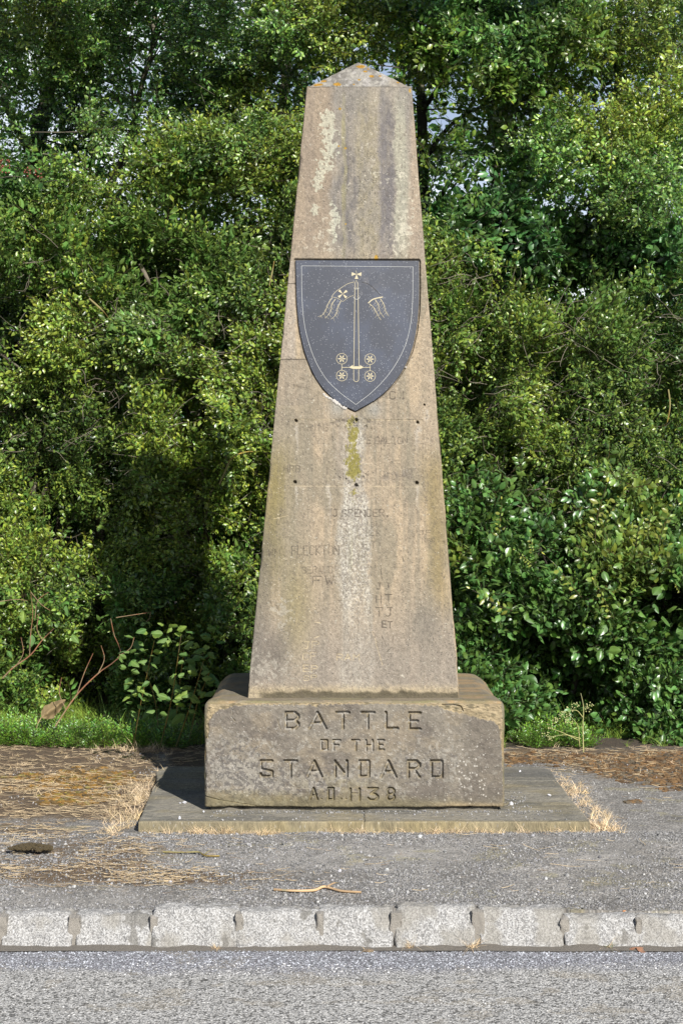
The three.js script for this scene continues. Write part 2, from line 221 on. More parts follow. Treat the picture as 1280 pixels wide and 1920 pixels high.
function frontDent(x, v) {
  const [px, py] = facePx(x, v); let e = rough(px / 100, py / 100, 1, 0.004, 1.5) + rough(px / 100, py / 100, 2, 0.002, 9) + rough(px / 100, py / 100, 3, 0.0012, 40);
  if (py > 480 && py < 780) { const d = polyDist(shieldOutline, px, py); e += 0.0125 * ss(3.2, 2.2, d); }
  for (const [a, b, r] of holes) { const d = Math.hypot(px - a, py - b); if (d < r + 1.2) e += 0.022 * ss(r + 0.5, r - 0.6, d); }
  if (py > 775 && py < 915) { e += pitted(px, py) * 0.007; if (py > 787 && py < 911 && px > 545 && px < 792) e += 0.0018; }
  for (const [a, b, ra, rb] of [[566, 712, 5, 3], [556, 727, 8, 4], [505, 1130, 3, 3], [830, 1020, 4, 6]]) e += 0.006 * blob(px, py, a, b, ra, rb);
  if (py > 1284) e += 0.006 * ss(1290, 1304, py + 9 * (fbm(px / 22, 1, 4, 3) - 0.5)) * (0.3 + n2(px / 26, 4, 2));
  if (px < 640 && py > 490 && py < 674 && px < 556) e -= 0.0012;
  return e;
}
const shaftFace = (k, nu, nv) => grid(nu, nv, (u, v) => {             // k = 0 front, 1 right, 2 back, 3 left
  const w = lerp(SH.wb, SH.wt, v), y = faceY(v), cx = lerp(SH.cb, SH.ct, v), a = (u * 2 - 1) * w, r = 0.004 + 0.006 * n2(v * 40, k + (u > 0.5 ? 1 : 0), 2) + 0.012 * ss(0.66, 0.8, n2(v * 22, 3 + ((k + (u > 0.5 ? 1 : 0)) % 4), 4)) + (v < 0.02 ? 0.006 : 0);
  const q = clamp(a, -w + r, w - r), d = a - q, l = Math.hypot(d, r), e = k === 0 ? frontDent(cx + a, v) * ss(0, 0.02, w - Math.abs(a)) : rough(a, y, k, 0.004, 8) * ss(0, 0.02, w - Math.abs(a));
  const lx = q + d / l * r, lz = w - r + r / l * (r - e) ;
  const X = [lx, lz, -lx, -lz][k], Z = [lz, -lx, -lz, lx][k];
  return [cx + X, y, SH.zc + Z, k ? (a / 0.6) : (cx + a + 0.47) / 1.06, k ? y / 0.6 : v];
});
const TW = 832, TH = 2048, marks = new Float32Array(TW * TH);
const texel = (px, py) => { const [x, v] = faceAt(px, py); return [(x + 0.47) / 1.06 * TW, v * TH]; };
for (const s of scratch) {
  const [i0, j0] = texel(s[0], s[1]), [i1, j1] = texel(s[2], s[3]);
  for (let j = Math.floor(Math.min(j0, j1)) - 4; j <= Math.max(j0, j1) + 4; j++) for (let i = Math.floor(Math.min(i0, i1)) - 4; i <= Math.max(i0, i1) + 4; i++) {
    if (i < 0 || j < 0 || i >= TW || j >= TH) continue;
    const [px, py] = facePx((i + 0.5) / TW * 1.06 - 0.47, (j + 0.5) / TH), q = (1.35 - segDist(px, py, s) / (s[4] * 1.5)) * s[5] * (0.45 + 0.9 * n2(px / 4, py / 4, 77)); if (q > 0 && q > Math.abs(marks[j * TW + i])) marks[j * TW + i] = Math.min(q, 1) * s[6];
  }
}
const pale = [[612, 225, 11, 18], [616, 250, 15, 26], [619, 282, 13, 22], [608, 305, 12, 16], [600, 330, 11, 20], [592, 345, 7, 12], [590, 392, 8, 14], [622, 378, 6, 12], [628, 400, 7, 14], [634, 410, 7, 10], [624, 425, 6, 14], [627, 447, 4, 12], [622, 216, 6, 8]];
const shaftTex = textures(TW, TH, K, (i, j, c) => {
  const [px, py] = facePx((i + 0.5) / TW * 1.06 - 0.47, (j + 0.5) / TH), a = fbm(px / 55, py / 160, 5, 2), g = fbm(px / 4, py / 4, 3, 7), e = hash(i >> 1, j >> 1, 1), st = fbm(px / 9, py / 240, 4, 13), up = ss(520, 440, py), low = ss(1080, 1260, py);
  const wx = px + (fbm(px / 22, py / 45, 4, 60) - 0.5) * 20 + (g - 0.5) * 7, mot = 0.55 + 0.9 * ss(0.35, 0.65, fbm(px / 7, py / 16, 4, 61));            // stain edges wander
  c[0] = 170; c[1] = 151; c[2] = 123; tint(c, 180, 158, 126, ss(0.45, 0.65, a) * (1 - up)); tint(c, 150, 136, 112, ss(0.45, 0.7, st) * 0.75);
  tint(c, 138, 128, 106, ss(0.48, 0.66, fbm(px / 26, py / 130, 4, 91)) * 0.6 * (1 - up)); tint(c, 150, 138, 124, low * 0.75); tint(c, 156, 146, 130, up * 0.85); tint(c, 134, 127, 118, up * ss(0.42, 0.66, fbm(px / 20 + 7, py / 90, 4, 95)) * 0.7);
  // above the shield: grey and olive run-off stripes
  tint(c, 160, 134, 104, up * ss(632, 612, wx) * 0.55);
  const run = up * ss(150, 230, py); 
  tint(c, 112, 106, 102, run * (ss(624, 635, wx) - ss(660, 672, wx)) * (0.6 + 0.35 * ss(0.4, 0.6, st)) * Math.min(1, mot * 0.85) * (0.5 + 0.5 * ss(220, 330, py)));
  tint(c, 150, 138, 108, run * (ss(664, 676, wx) - ss(704, 714, wx)) * 0.5 * mot);
  tint(c, 112, 106, 106, run * (ss(706, 717, wx) - ss(730, 744, wx)) * 0.85 * Math.min(1, mot));
  tint(c, 168, 158, 100, run * (ss(640, 643, px + (wx - px) * 0.55) - ss(646, 651, px + (wx - px) * 0.55)) * 0.36 * mot);
  tint(c, 176, 174, 148, run * (ss(736, 744, wx) - ss(756, 768, wx)) * 0.6);
  tint(c, 182, 154, 122, run * ss(760, 775, px + (py - 330) * 0.02) * 0.5);
  worley(px / 4.2, py / 4.2, 21, wc); if (wc[2] > 0.72 - 0.3 * (mot - 0.8) && wc[0] < 0.14 + 0.2 * hash(i >> 3, j >> 3, 6) && run * (ss(668, 672, px) - ss(708, 712, px)) * ss(250, 320, py) > 0.4) tint(c, 88, 82, 72, 0.7);
  let lc = 0; for (const [x, y, rx, ry] of pale) lc += blob(px, py, x, y, rx, ry); lc = Math.min(lc, 1.2);
  const cr = fbm(px / 6, py / 6, 4, 12); let lich = ss(0.0, 0.14, lc * 0.75 + (cr - 0.5) * 1.9 + (g - 0.5) * 0.9 - 0.44); lich *= ss(0.06, 0.22, lc); tint(c, 198, 198, 172, lich * 0.66);
  const L2 = 0.6 * blob(px, py, 760, 400, 22, 90) + 0.6 * blob(px, py, 752, 440, 20, 40) + 0.45 * blob(px, py, 605, 440, 30, 60) + 0.3 * blob(px, py, 690, 330, 40, 60) + 0.4 * blob(px, py, 545, 620, 22, 80);
  tint(c, 204, 196, 172, ss(0.56, 0.68, cr + (L2 - 0.5) * 0.4 + (e - 0.5) * 0.12) * 0.6);
  for (const [x, y, rx, ry] of [[637, 204, 2.6, 2.3], [647.5, 278, 2.6, 2.2], [635, 274, 1.6, 1.6], [705, 484, 3.5, 6], [648, 420, 1.5, 1.5], [768, 170, 2, 4]]) tint(c, 190, 140, 20, ss(1.2, 0.8, Math.hypot((px - x) / rx, (py - y) / ry)) * 0.9);
  // stone beside the shield
  const ps = ss(558, 550, px) * ss(486, 492, py) * ss(678, 672, py); tint(c, 176, 160, 142, ps * 0.7);
  if (py > 674 && py < 760) tint(c, 150, 136, 116, ss(600, 560, px) * 0.6);
  // below the shield
  tint(c, 150, 152, 148, (blob(px, py, 632, 762, 15, 20) + blob(px, py, 702, 768, 15, 16)) * 0.6);
  const mid = 664 + (py - 780) * 0.01, half = 16 + 12 * ss(900, 1000, py), band = ss(half + 10, half - 6, Math.abs(wx - mid)) * ss(770, 800, py) * (1 - 0.6 * ss(1090, 1190, py));
  tint(c, 184, 178, 162, band * (0.4 + 0.35 * ss(0.35, 0.65, fbm(px / 14, py / 60, 4, 19)))); tint(c, 214, 208, 194, band * ss(0.5, 0.62, fbm(px / 2.4, py / 2.8, 2, 72)) * 0.5); tint(c, 128, 118, 106, band * ss(0.53, 0.62, fbm(px / 2.2 + 9, py / 3, 2, 71)) * 0.6);
  const ms = (ss(17, 6, Math.abs(wx + 12 * (fbm(px / 30, py / 24, 3, 66) - 0.5) - 661 - (py > 850 ? 2 : 0))) * ss(792, 806, py) * ss(912, 890, py) + blob(px, py, 660, 789, 12, 9) + 0.7 * blob(px, py, 662, 925, 9, 18)); tint(c, 134, 124, 34, ss(0.35, 0.75, ms * 0.8 + (fbm(px / 4, py / 5, 3, 23) - 0.5) * 1.1) * 0.85); tint(c, 132, 126, 62, 0.5 * blob(px, py, 672, 1035, 12, 40) * ss(0.4, 0.6, st));
  for (const [x, y, l] of [[555, 795, 90], [783, 795, 70], [553, 908, 60], [782, 908, 60], [795, 765, 40], [612, 905, 120]]) tint(c, 196, 186, 170, ss(5, 1, Math.abs(wx - 1 - x)) * ss(y, y + 6, py) * ss(y + l, y + 10, py) * 0.55);
  tint(c, 156, 145, 130, ss(620, 636, wx) * ss(652, 640, wx) * ss(790, 810, py) * ss(910, 890, py) * 0.4);
  // olive algae down both flanks
  const le = 553 - (py - 700) * 0.10, re = 800 + (py - 700) * 0.048, ol = ss(800, 900, py) * ss(1200, 1040, py);
  tint(c, 138, 122, 62, blob(wx, 0, le - 16, 0, 24, 1) * ol * 0.75 * (0.55 + 0.45 * ss(0.35, 0.6, st))); tint(c, 146, 124, 70, blob(wx, 0, re + 4, 0, 18, 1) * ss(820, 900, py) * ss(1180, 1080, py) * 0.6);
  tint(c, 146, 132, 84, blob(px, py, 555, 1140, 28, 90) * 0.6);
  // grey weathering of the foot
  tint(c, 112, 105, 94, ss(45, 8, px - (463 + (1302 - py) * 0.0994)) * ss(920, 1060, py) * ss(1290, 1260, py) * 0.6); tint(c, 104, 96, 86, blob(px, py, 515, 1225, 26, 45) * 0.6); tint(c, 118, 110, 100, blob(px, py, 800, 1165, 26, 34) * 0.4);
  tint(c, 178, 170, 152, ss(0.55, 0.7, cr + (blob(px, py, 500, 1255, 60, 40) + blob(px, py, 530, 1150, 22, 30) - 0.55) * 0.35) * 0.55);
  worley(px / 3.4, py / 3.4, 31, wc); if (wc[2] > 0.965 && wc[0] < 0.22) tint(c, 214, 204, 184, 0.75); if (wc[2] < 0.02 + 0.10 * blob(px, py, 828, 1215, 26, 50) && wc[0] < 0.3) tint(c, 82, 76, 70, 0.7);
  tint(c, 196, 174, 130, ss(1278, 1296, py + 8 * (g - 0.5)) * 0.6); tint(c, 74, 66, 44, ss(1295, 1301, py + 12 * (fbm(px / 18, py / 30, 4, 9) - 0.5)) * ss(478, 500, px) * 0.75);
  tint(c, 116, 104, 90, (blob(px, py, 755, 890, 26, 12) + blob(px, py, 720, 893, 12, 8)) * ss(0.45, 0.6, cr) * 0.6); tint(c, 96, 88, 84, pitted(px, py) * 0.4);
  tint(c, 202, 168, 120, ss(5, 1, (463 + 400 + (py - 1304) * 0.0806) - px) * ss(900, 1000, py) * 0.5);
  const m = marks[j * TW + i]; if (m > 0) tint(c, 78, 68, 56, m * 0.68); else if (m < 0) tint(c, 214, 190, 142, -m * 0.72);
  if (hash(i >> 1, j >> 2, 5) > 0.6 && fbm(px / 3, py / 14, 3, 81) > 0.63) tint(c, 104, 92, 78, 0.4);
  desat(c, 0.17); const k = 0.97 + (g - 0.5) * 0.24 + (e - 0.5) * 0.15; c[0] *= k; c[1] *= k; c[2] *= k;
  c[3] = 0.62 + (g - 0.5) * 0.45 + (e - 0.5) * 0.3 + lich * 0.2 - Math.abs(m) * 0.5;
}, THREE.ClampToEdgeWrapping);
const shaftFront = std({ ...shaftTex, bumpScale: 0.0035 });
mesh('shaft', mergeGeometries([mergeGeometries([shaftFace(1, 16, 120), shaftFace(2, 8, 20), shaftFace(3, 16, 120)]), shaftFace(0, 330, 900)], true), [sandstone, shaftFront], monument);
// pyramid top
const capTex = textures(512, 256, K, (i, j, c) => {
  const x = i / 512 * 200, y = j / 256 * 60, g = fbm(x / 3, y / 3, 3, 7), e = hash(i >> 1, j >> 1, 1);
  c[0] = 176; c[1] = 170; c[2] = 158; tint(c, 142, 136, 126, ss(0.45, 0.62, fbm(x / 14, y / 10, 4, 3))); tint(c, 198, 192, 184, ss(0.55, 0.7, fbm(x / 9 + 5, y / 9, 4, 9)) * 0.7); tint(c, 178, 162, 138, (ss(40, 20, x) + ss(150, 165, x)) * 0.5);
  for (const [a, b, rx, ry] of [[58, 6, 8, 4.6], [104, 50, 9, 4], [112, 38, 4, 2.5], [124, 26, 5, 3], [22, 5, 9, 3], [32, 14, 6, 3], [90, 6, 2, 2], [100, 18, 3, 2], [118, 44, 2, 2], [140, 26, 3, 2], [174, 12, 3, 2]]) tint(c, 196, 138, 10, ss(1.15, 0.75, Math.hypot((x - a) / rx, (y - b) / ry) + (g - 0.5) * 0.6) * 0.85);
  const k = 0.92 + (g - 0.5) * 0.3 + (e - 0.5) * 0.2; c[0] *= k; c[1] *= k; c[2] *= k; c[3] = 0.5 + (g - 0.5) * 0.6 + (e - 0.5) * 0.4;
}, THREE.ClampToEdgeWrapping);
{
  const faces = [0, 1, 2, 3].map((k) => grid(40, 20, (u, v) => { const w = lerp(SH.wt + 0.001, 0.006, v), a = (u * 2 - 1) * w, lx = a, lz = w, y = lerp(SH.yt - 0.002, 3.508, v) - 0.006 * (1 - v) * Math.abs(u * 2 - 1) ** 8 + rough(a, v, k, 0.006, 20) * (1 - v) * ss(0, 0.2, v); return [SH.ct + [lx, lz, -lx, -lz][k], y, SH.zc + [lz, -lx, -lz, lx][k], (a + SH.wt) / (2 * SH.wt), v]; }));
  mesh('pyramid_top', mergeGeometries(faces), std({ ...capTex, bumpScale: 0.004 }), monument);
}
// base slabs: one on the left, three strips on the right
const slabTex = textures(1024, 512, K / 0.84, (i, j, c) => {
  const x = i / 1024 * 2.05 - 0.95, z = j / 512 * 1.6 - 1.3, a = fbm(x * 4, z * 7, 5, 2), g = fbm(x * 70, z * 90, 3, 7), e = hash(i, j, 1);
  c[0] = 152; c[1] = 146; c[2] = 132; tint(c, 116, 113, 104, ss(0.42, 0.6, a) * 0.7); tint(c, 152, 140, 108, ss(0.5, 0.7, fbm(x * 4 + 3, z * 6, 4, 6)) * 0.6); tint(c, 186, 176, 154, ss(0.6, 0.72, fbm(x * 16, z * 40, 4, 9)) * 0.5);
  tint(c, 158, 140, 94, ss(0.2, 0.26, z) * 0.55); if (x > 0.7) { tint(c, 92, 92, 92, blob(x, z, 0.9, -1.1, 0.4, 0.14) * 0.6); tint(c, 84, 86, 86, blob(x, z, 0.86, -0.25, 0.14, 0.12) * 0.6 * ss(0.4, 0.6, a)); }
  if (hash(i >> 1, j, 4) > 0.985) tint(c, 196, 192, 184, 0.7);
  const k = 0.9 + (g - 0.5) * 0.3 + (e - 0.5) * 0.16; c[0] *= k; c[1] *= k; c[2] *= k; c[3] = 0.5 + (g - 0.5) * 0.5 + (e - 0.5) * 0.3 + (a - 0.5) * 0.5;
});
{
  const base = new THREE.Group(); base.name = 'base'; monument.add(base);
  const slab = (pts, top) => {
    const s = new THREE.Shape(); pts.forEach(([x, z], i) => i ? s.lineTo(x, -z) : s.moveTo(x, -z)); s.closePath();
    const g = new THREE.ExtrudeGeometry(s, { depth: 0.09, bevelEnabled: true, bevelThickness: 0.006, bevelSize: 0.006, bevelOffset: -0.005, bevelSegments: 2 }); g.rotateX(-Math.PI / 2); g.translate(0, top - 0.096, 0);
    const p = g.attributes.position, uv = g.attributes.uv; for (let i = 0; i < p.count; i++) uv.setXY(i, (p.getX(i) + 0.95) / 2.05, (p.getZ(i) + p.getY(i) * -0.3 + 1.3) / 1.6);
    mesh('base_slab', g, std({ ...slabTex, bumpScale: 0.008 }), base, true);
  };
  const wob = (a, b, n, s) => Array.from({ length: n + 1 }, (_, i) => { const t = i / n, k = i && i < n ? 0.007 : 0; return [lerp(a[0], b[0], t) + (hash(i, s, 1) - 0.5) * k, lerp(a[1], b[1], t) + (hash(i, s, 2) - 0.5) * k]; });
  slab([...wob([-0.88, 0.254], [0.098, 0.258], 14, 1), ...wob([0.098, -1.28], [-0.885, -1.28], 3, 2), [-0.91, -1.245], [-0.93, -1.1], ...wob([-0.905, -0.9], [-0.883, 0.2], 9, 3)], 0.045);
  slab([...wob([0.101, 0.258], [1.072, 0.266], 14, 4), ...wob([1.078, 0.255], [1.064, -0.165], 5, 5), ...wob([1.06, -0.168], [0.101, -0.168], 3, 6)], 0.045);
  slab([...wob([0.106, -0.172], [1.063, -0.172], 8, 7), ...wob([1.064, -0.18], [1.052, -0.835], 6, 8), [0.106, -0.838]], 0.0445);
  slab([...wob([0.106, -0.842], [1.052, -0.842], 8, 9), [1.056, -1.1], [1.046, -1.19], [1.015, -1.25], [0.96, -1.275], [0.5, -1.28], [0.106, -1.28]], 0.0455);
}
// shield plaque let into the shaft
{
  const shield = new THREE.Group(); shield.name = 'shield_plaque'; monument.add(shield);
  const slope = Math.atan2(SH.zb - SH.zt, SH.yt - SH.yb), len = Math.hypot(SH.zb - SH.zt, SH.yt - SH.yb);
  shield.position.set(0, SH.yb, SH.zb); shield.rotation.x = -slope;
  const lo = (px, py) => { const [x, v] = faceAt(px, py); return [x, v * len]; }, zm = (x, y) => lo(590 + x / 8, 490 + y / 8), z1 = (x, y) => lo(530 + x / 4.267, 470 + y / 4.267);
  const smooth = (pts, n) => new THREE.CatmullRomCurve3(pts.map(([x, y]) => new THREE.Vector3(x, y, 0)), false, 'centripetal').getPoints(n).map((p) => [p.x, p.y]);
  const o = shieldOutline.map(([x, y]) => lo(x, y)), s = new THREE.Shape();
  [...[o[0]], ...smooth(o.slice(1, 10), 40), ...smooth([...o.slice(9), o[0]], 40).slice(1, -1)].forEach(([x, y], i) => i ? s.lineTo(x, y) : s.moveTo(x, y)); s.closePath();
  const body = new THREE.ExtrudeGeometry(s, { depth: 0.012, bevelEnabled: true, bevelThickness: 0.0015, bevelSize: 0.0015, bevelOffset: -0.0015, bevelSegments: 2 }); body.translate(0, 0, -0.012);
  const slate = textures(700, 860, K, (i, j, c) => {
    const x = i / 700 * 235, y = j / 860 * 290, g = fbm(x / 2, y / 2, 3, 2), e = hash(i, j, 3), up = (y - 40) / 250; c[0] = 42; c[1] = 48; c[2] = 64; tint(c, 58, 67, 88, ss(0.4, 0.7, fbm(x / 40, y / 50, 4, 5)) * 0.7); tint(c, 112, 106, 104, blob(x, y, 130, 245, 40, 28) * ss(0.4, 0.7, fbm(x / 9, y / 9, 4, 8)) * 0.5);
    worley(x / 2.6, y / 2.6, 5, wc); const d = 0.10 + 0.22 * fbm(x / 40 + 3, y / 40, 3, 9) + 0.06 * up; if (wc[2] > 1 - d * 0.5 && wc[0] < 0.10 + (wc[2] - 0.8) * 0.9) tint(c, 200, 200, 200, 0.7);
    const k = 0.95 + (g - 0.5) * 0.12 + (e - 0.5) * 0.08; c[0] *= k; c[1] *= k; c[2] *= k; c[3] = 0.5 + (g - 0.5) * 0.3;
  });
  { const p = body.attributes.position, uv = body.attributes.uv, a = lo(552, 772), b = lo(787, 486); for (let i = 0; i < p.count; i++) uv.setXY(i, (p.getX(i) - a[0]) / (b[0] - a[0]), (p.getY(i) - a[1]) / (b[1] - a[1])); }
  mesh('plaque', body, std({ ...slate, bumpScale: 0.0006, roughness: 0.42 }), shield, true);
  const gold = std({ color: new THREE.Color(0.33, 0.285, 0.18), roughness: 0.6 }), white = std({ color: new THREE.Color(0.38, 0.38, 0.36), roughness: 0.7 }), bare = std({ color: new THREE.Color(0.03, 0.028, 0.025) });
  const TOP = 0.0026;
  const line = (pts, w, closed = false, taper = 1) => {               // a low raised ribbon along a path
    const n = pts.length, L = [], R = [], i0 = [];
    for (let i = 0; i < n; i++) { const a = pts[closed ? (i + n - 1) % n : Math.max(0, i - 1)], b = pts[closed ? (i + 1) % n : Math.min(n - 1, i + 1)], dx = b[0] - a[0], dy = b[1] - a[1], l = Math.hypot(dx, dy) || 1, h = w * 0.28 * lerp(1, taper, i / (n - 1)); L.push([pts[i][0] - dy / l * h, pts[i][1] + dx / l * h]); R.push([pts[i][0] + dy / l * h, pts[i][1] - dx / l * h]); }
    const p = []; for (let i = 0; i < n; i++) p.push(...L[i], TOP, ...R[i], TOP, ...L[i], 0.0005, ...R[i], 0.0005);
    for (let i = 0; i < (closed ? n : n - 1); i++) { const a = i * 4, b = ((i + 1) % n) * 4; i0.push(a, a + 1, b, b, a + 1, b + 1, a, b, a + 2, a + 2, b, b + 2, a + 1, a + 3, b + 1, b + 1, a + 3, b + 3); }
    const g = new THREE.BufferGeometry(); g.setAttribute('position', new THREE.Float32BufferAttribute(p, 3)); g.setIndex(i0); const f = g.toNonIndexed(); f.computeVertexNormals(); return f;
  };
  const fill = (pts) => { const q = new THREE.Shape(); pts.forEach(([x, y], i) => i ? q.lineTo(x, y) : q.moveTo(x, y)); q.closePath(); const g = new THREE.ExtrudeGeometry(q, { depth: TOP - 0.0005, bevelEnabled: false }); g.translate(0, 0, 0.0005); g.deleteAttribute('uv'); return g; };
  const U = 1 / (8 * 405), seg = (a, w, m = zm) => line(a.map((p) => m(...p)), w * U), arc = (x, y, r, a0, a1, n = 24) => Array.from({ length: n + 1 }, (_, i) => { const a = lerp(a0, a1, i / n); return [x + Math.cos(a) * r, y + Math.sin(a) * r]; });
  const add = (name, geos, m = gold) => mesh(name, mergeGeometries(geos), m, shield, true);
  const bl = [[150, 122], [1040, 130]].map((p) => z1(...p)), brt = smooth([[1040, 130], [1037, 400], [1025, 560], [985, 740], [920, 880], [830, 1010], [720, 1125], [585, 1232]].map((p) => z1(...p)), 50), blf = smooth([[585, 1232], [450, 1130], [350, 1030], [270, 900], [215, 760], [175, 600], [155, 400], [150, 122]].map((p) => z1(...p)), 50);
  add('border_line', [line(bl, 7 * U), line(brt, 8 * U), line(blf, 8 * U)], white);
  add('cross', [fill([[552, 165], [625, 193], [552, 220]].map((p) => zm(...p))), fill([[700, 165], [695, 222], [625, 195]].map((p) => zm(...p))), fill([[598, 265], [625, 195], [652, 265]].map((p) => zm(...p))), seg([[618, 140], [628, 190]], 10)]);
  add('staff', [seg([[600, 400], [585, 1580]], 13), seg([[648, 400], [662, 1580]], 13), seg([[602, 395], [600, 325], [622, 285], [644, 325], [642, 395]], 11), seg([[602, 402], [644, 402]], 9), seg([[585, 1578], [662, 1578]], 8), seg([[583, 1622], [583, 1768], ...arc(620, 1768, 37, Math.PI, 0), [657, 1768], [657, 1622]], 13)]);
  add('ring', [seg(arc(627, 522, 48, 0.15, Math.PI - 0.15), 9)], white); add('collar', [seg(arc(622, 375, 42, 0.5, Math.PI - 0.5), 7)], white);
  const cross2 = [45, 135, 225, 315].map((d) => { const a = (d + 4) * Math.PI / 180, x = 418 + Math.cos(a) * 82, y = 490 + Math.sin(a) * 72; return fill([[418, 490], [x - Math.sin(a) * 20, y + Math.cos(a) * 20], [x + Math.sin(a) * 20, y - Math.cos(a) * 20]].map((p) => zm(...p))); });
  add('banner', [line(smooth([[590, 310], [500, 335], [400, 395], [310, 460], [250, 532]].map((p) => zm(...p)), 20), 10 * U), line(smooth([[250, 532], [340, 555], [420, 605]].map((p) => zm(...p)), 10), 9 * U), line(smooth([[420, 605], [500, 545], [578, 512]].map((p) => zm(...p)), 10), 8 * U)]);
  add('banner_cross', cross2);
  add('banner', [line(smooth([[700, 310], [800, 340], [900, 420], [982, 505]].map((p) => zm(...p)), 20), 10 * U)], bare);
  add('banner_hem', [line(smooth([[800, 628], [870, 572], [1018, 535]].map((p) => zm(...p)), 14), 28 * U)]);
  const fr = rng(8);
  for (const p of [[[260, 545], [205, 630], [165, 730], [120, 800], [45, 832]], [[310, 565], [255, 650], [245, 730], [200, 810], [150, 848]], [[390, 600], [345, 690], [330, 770], [300, 820], [235, 872]], [[820, 640], [880, 690], [915, 760], [985, 882]], [[905, 575], [950, 650], [965, 740], [1035, 845]], [[980, 560], [1030, 640], [1055, 740], [1097, 818]]]) {
    const pts = smooth(p, 24), g = [line(pts.map((q) => zm(...q)), 17 * U, false, 0.3)];
    for (let i = 3; i < 22; i += 2) { const s = i % 4 === 1 ? 1 : -1, [x, y] = pts[i]; g.push(seg([[x, y], [x + s * 14, y + 10], [x + s * (24 + fr() * 14), y + 34 + fr() * 12]], 5)); }
    add('fringe', g);
  }
  for (const [x, y] of [[405, 1462], [828, 1468], [405, 1715], [828, 1722]]) { const g = [line(arc(x, y, 80, 0, Math.PI * 2, 36).slice(0, -1).map((p) => zm(...p)), 11 * U, true)]; for (let k = 0; k < 6; k++) { const a = k * Math.PI / 3, c = Math.cos(a), s2 = Math.sin(a); g.push(fill([[0, 0], [34, 10], [66, 0], [34, -10]].map(([p, q]) => zm(x + p * c - q * s2, y + p * s2 + q * c)))); } add('wheel', g); }
  add('axle', [seg([[405, 1548], [405, 1632]], 13), seg([[828, 1552], [828, 1640]], 12), seg([[405, 1592], [520, 1592]], 13), seg([[725, 1592], [838, 1592]], 13), fill([[512, 1594], [545, 1570], [570, 1556], [575, 1580], [672, 1580], [680, 1558], [735, 1592], [680, 1614], [570, 1614]].map((p) => zm(...p)))]);
  // old lime mortar squeezed out along the lower left edge
  const lime = std({ color: new THREE.Color(0.33, 0.31, 0.28) }), mr = rng(4), bits = [];
  for (let i = 0; i < 60; i++) { const t = Math.pow(mr(), 0.8), q = mr() < 0.98 ? [lerp(606, 652, t) + mr() * 2 - 5, lerp(735, 765, t) + mr() * 3] : [lerp(775, 735, t) + 2 + mr() * 2, lerp(655, 728, t) + mr() * 2], [x, y] = lo(...q), g = new THREE.IcosahedronGeometry(0.0018 + mr() * mr() * 0.006, 1); g.scale(1.2, 1, 0.6); g.rotateZ(mr() * 3); g.translate(x, y, 0.0005); g.deleteAttribute('uv'); bits.push(g); }
  stuff(mesh('mortar', mergeGeometries(bits), lime, monument)); const mm = monument.children.at(-1); mm.position.copy(shield.position); mm.rotation.copy(shield.rotation);
}

// ---------------------------------------------------------------- ground, verge, kerb, road
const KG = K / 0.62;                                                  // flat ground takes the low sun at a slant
const groundPx = (x, z) => { const k = F / (CZ - z); return [PX + x * k, PY + (EYE - 0.0) * k]; };
const vergeY = (x, z) => (z > 0.3 ? -0.055 * ss(0.3, 1.5, z) : 0) + (fbm(x * 1.3, z * 1.3, 3, 4) - 0.5) * 0.024 + (fbm(x * 9, z * 9, 3, 6) - 0.5) * 0.012 + (z < -1.35 ? 0.02 * ss(-1.35, -2, z) : 0);
// where moss and straw lie, in pixels of the photograph
const mossAt = (px, py) => clamp(1.1 * blob(px, py, 190, 1460, 65, 16) + 0.85 * blob(px, py, 100, 1466, 140, 24) + 0.85 * blob(px, py, 130, 1500, 100, 14) + 0.82 * ss(1065, 1140, px) * ss(1416, 1424, py) * ss(1500, 1462, py + 14 * ss(1220, 1140, px)) + 0.85 * ss(930, 950, px) * ss(1416, 1420, py) * ss(1446, 1434, py) + 0.5 * blob(px, py, 1190, 1505, 60, 7));
const strawAt = (px, py) => clamp(0.8 * ss(330, 250, px) * ss(1404, 1410, py) * ss(1545, 1515, py) + 0.9 * blob(px, py, 90, 1618, 170, 15) + 0.9 * blob(px, py, 330, 1628, 150, 9) + 0.55 * blob(px, py, 200, 1590, 120, 18) + 0.5 * blob(px, py, 20, 1560, 120, 22) + 0.9 * ss(400, 370, px) * ss(300, 340, px) * ss(1402, 1410, py) * ss(1446, 1436, py) + 0.5 * ss(930, 960, px) * ss(1408, 1412, py) * ss(1432, 1424, py) + 0.4 * blob(px, py, 1090, 1440, 50, 12) + 0.3 * blob(px, py, 1200, 1450, 110, 20));
const smoothAt = (px, py) => clamp(blob(px, py, 180, 1662, 230, 16) + 0.9 * blob(px, py, 700, 1600, 330, 24) + 0.8 * blob(px, py, 1130, 1600, 110, 40) + 0.4 * blob(px, py, 1000, 1530, 60, 20));
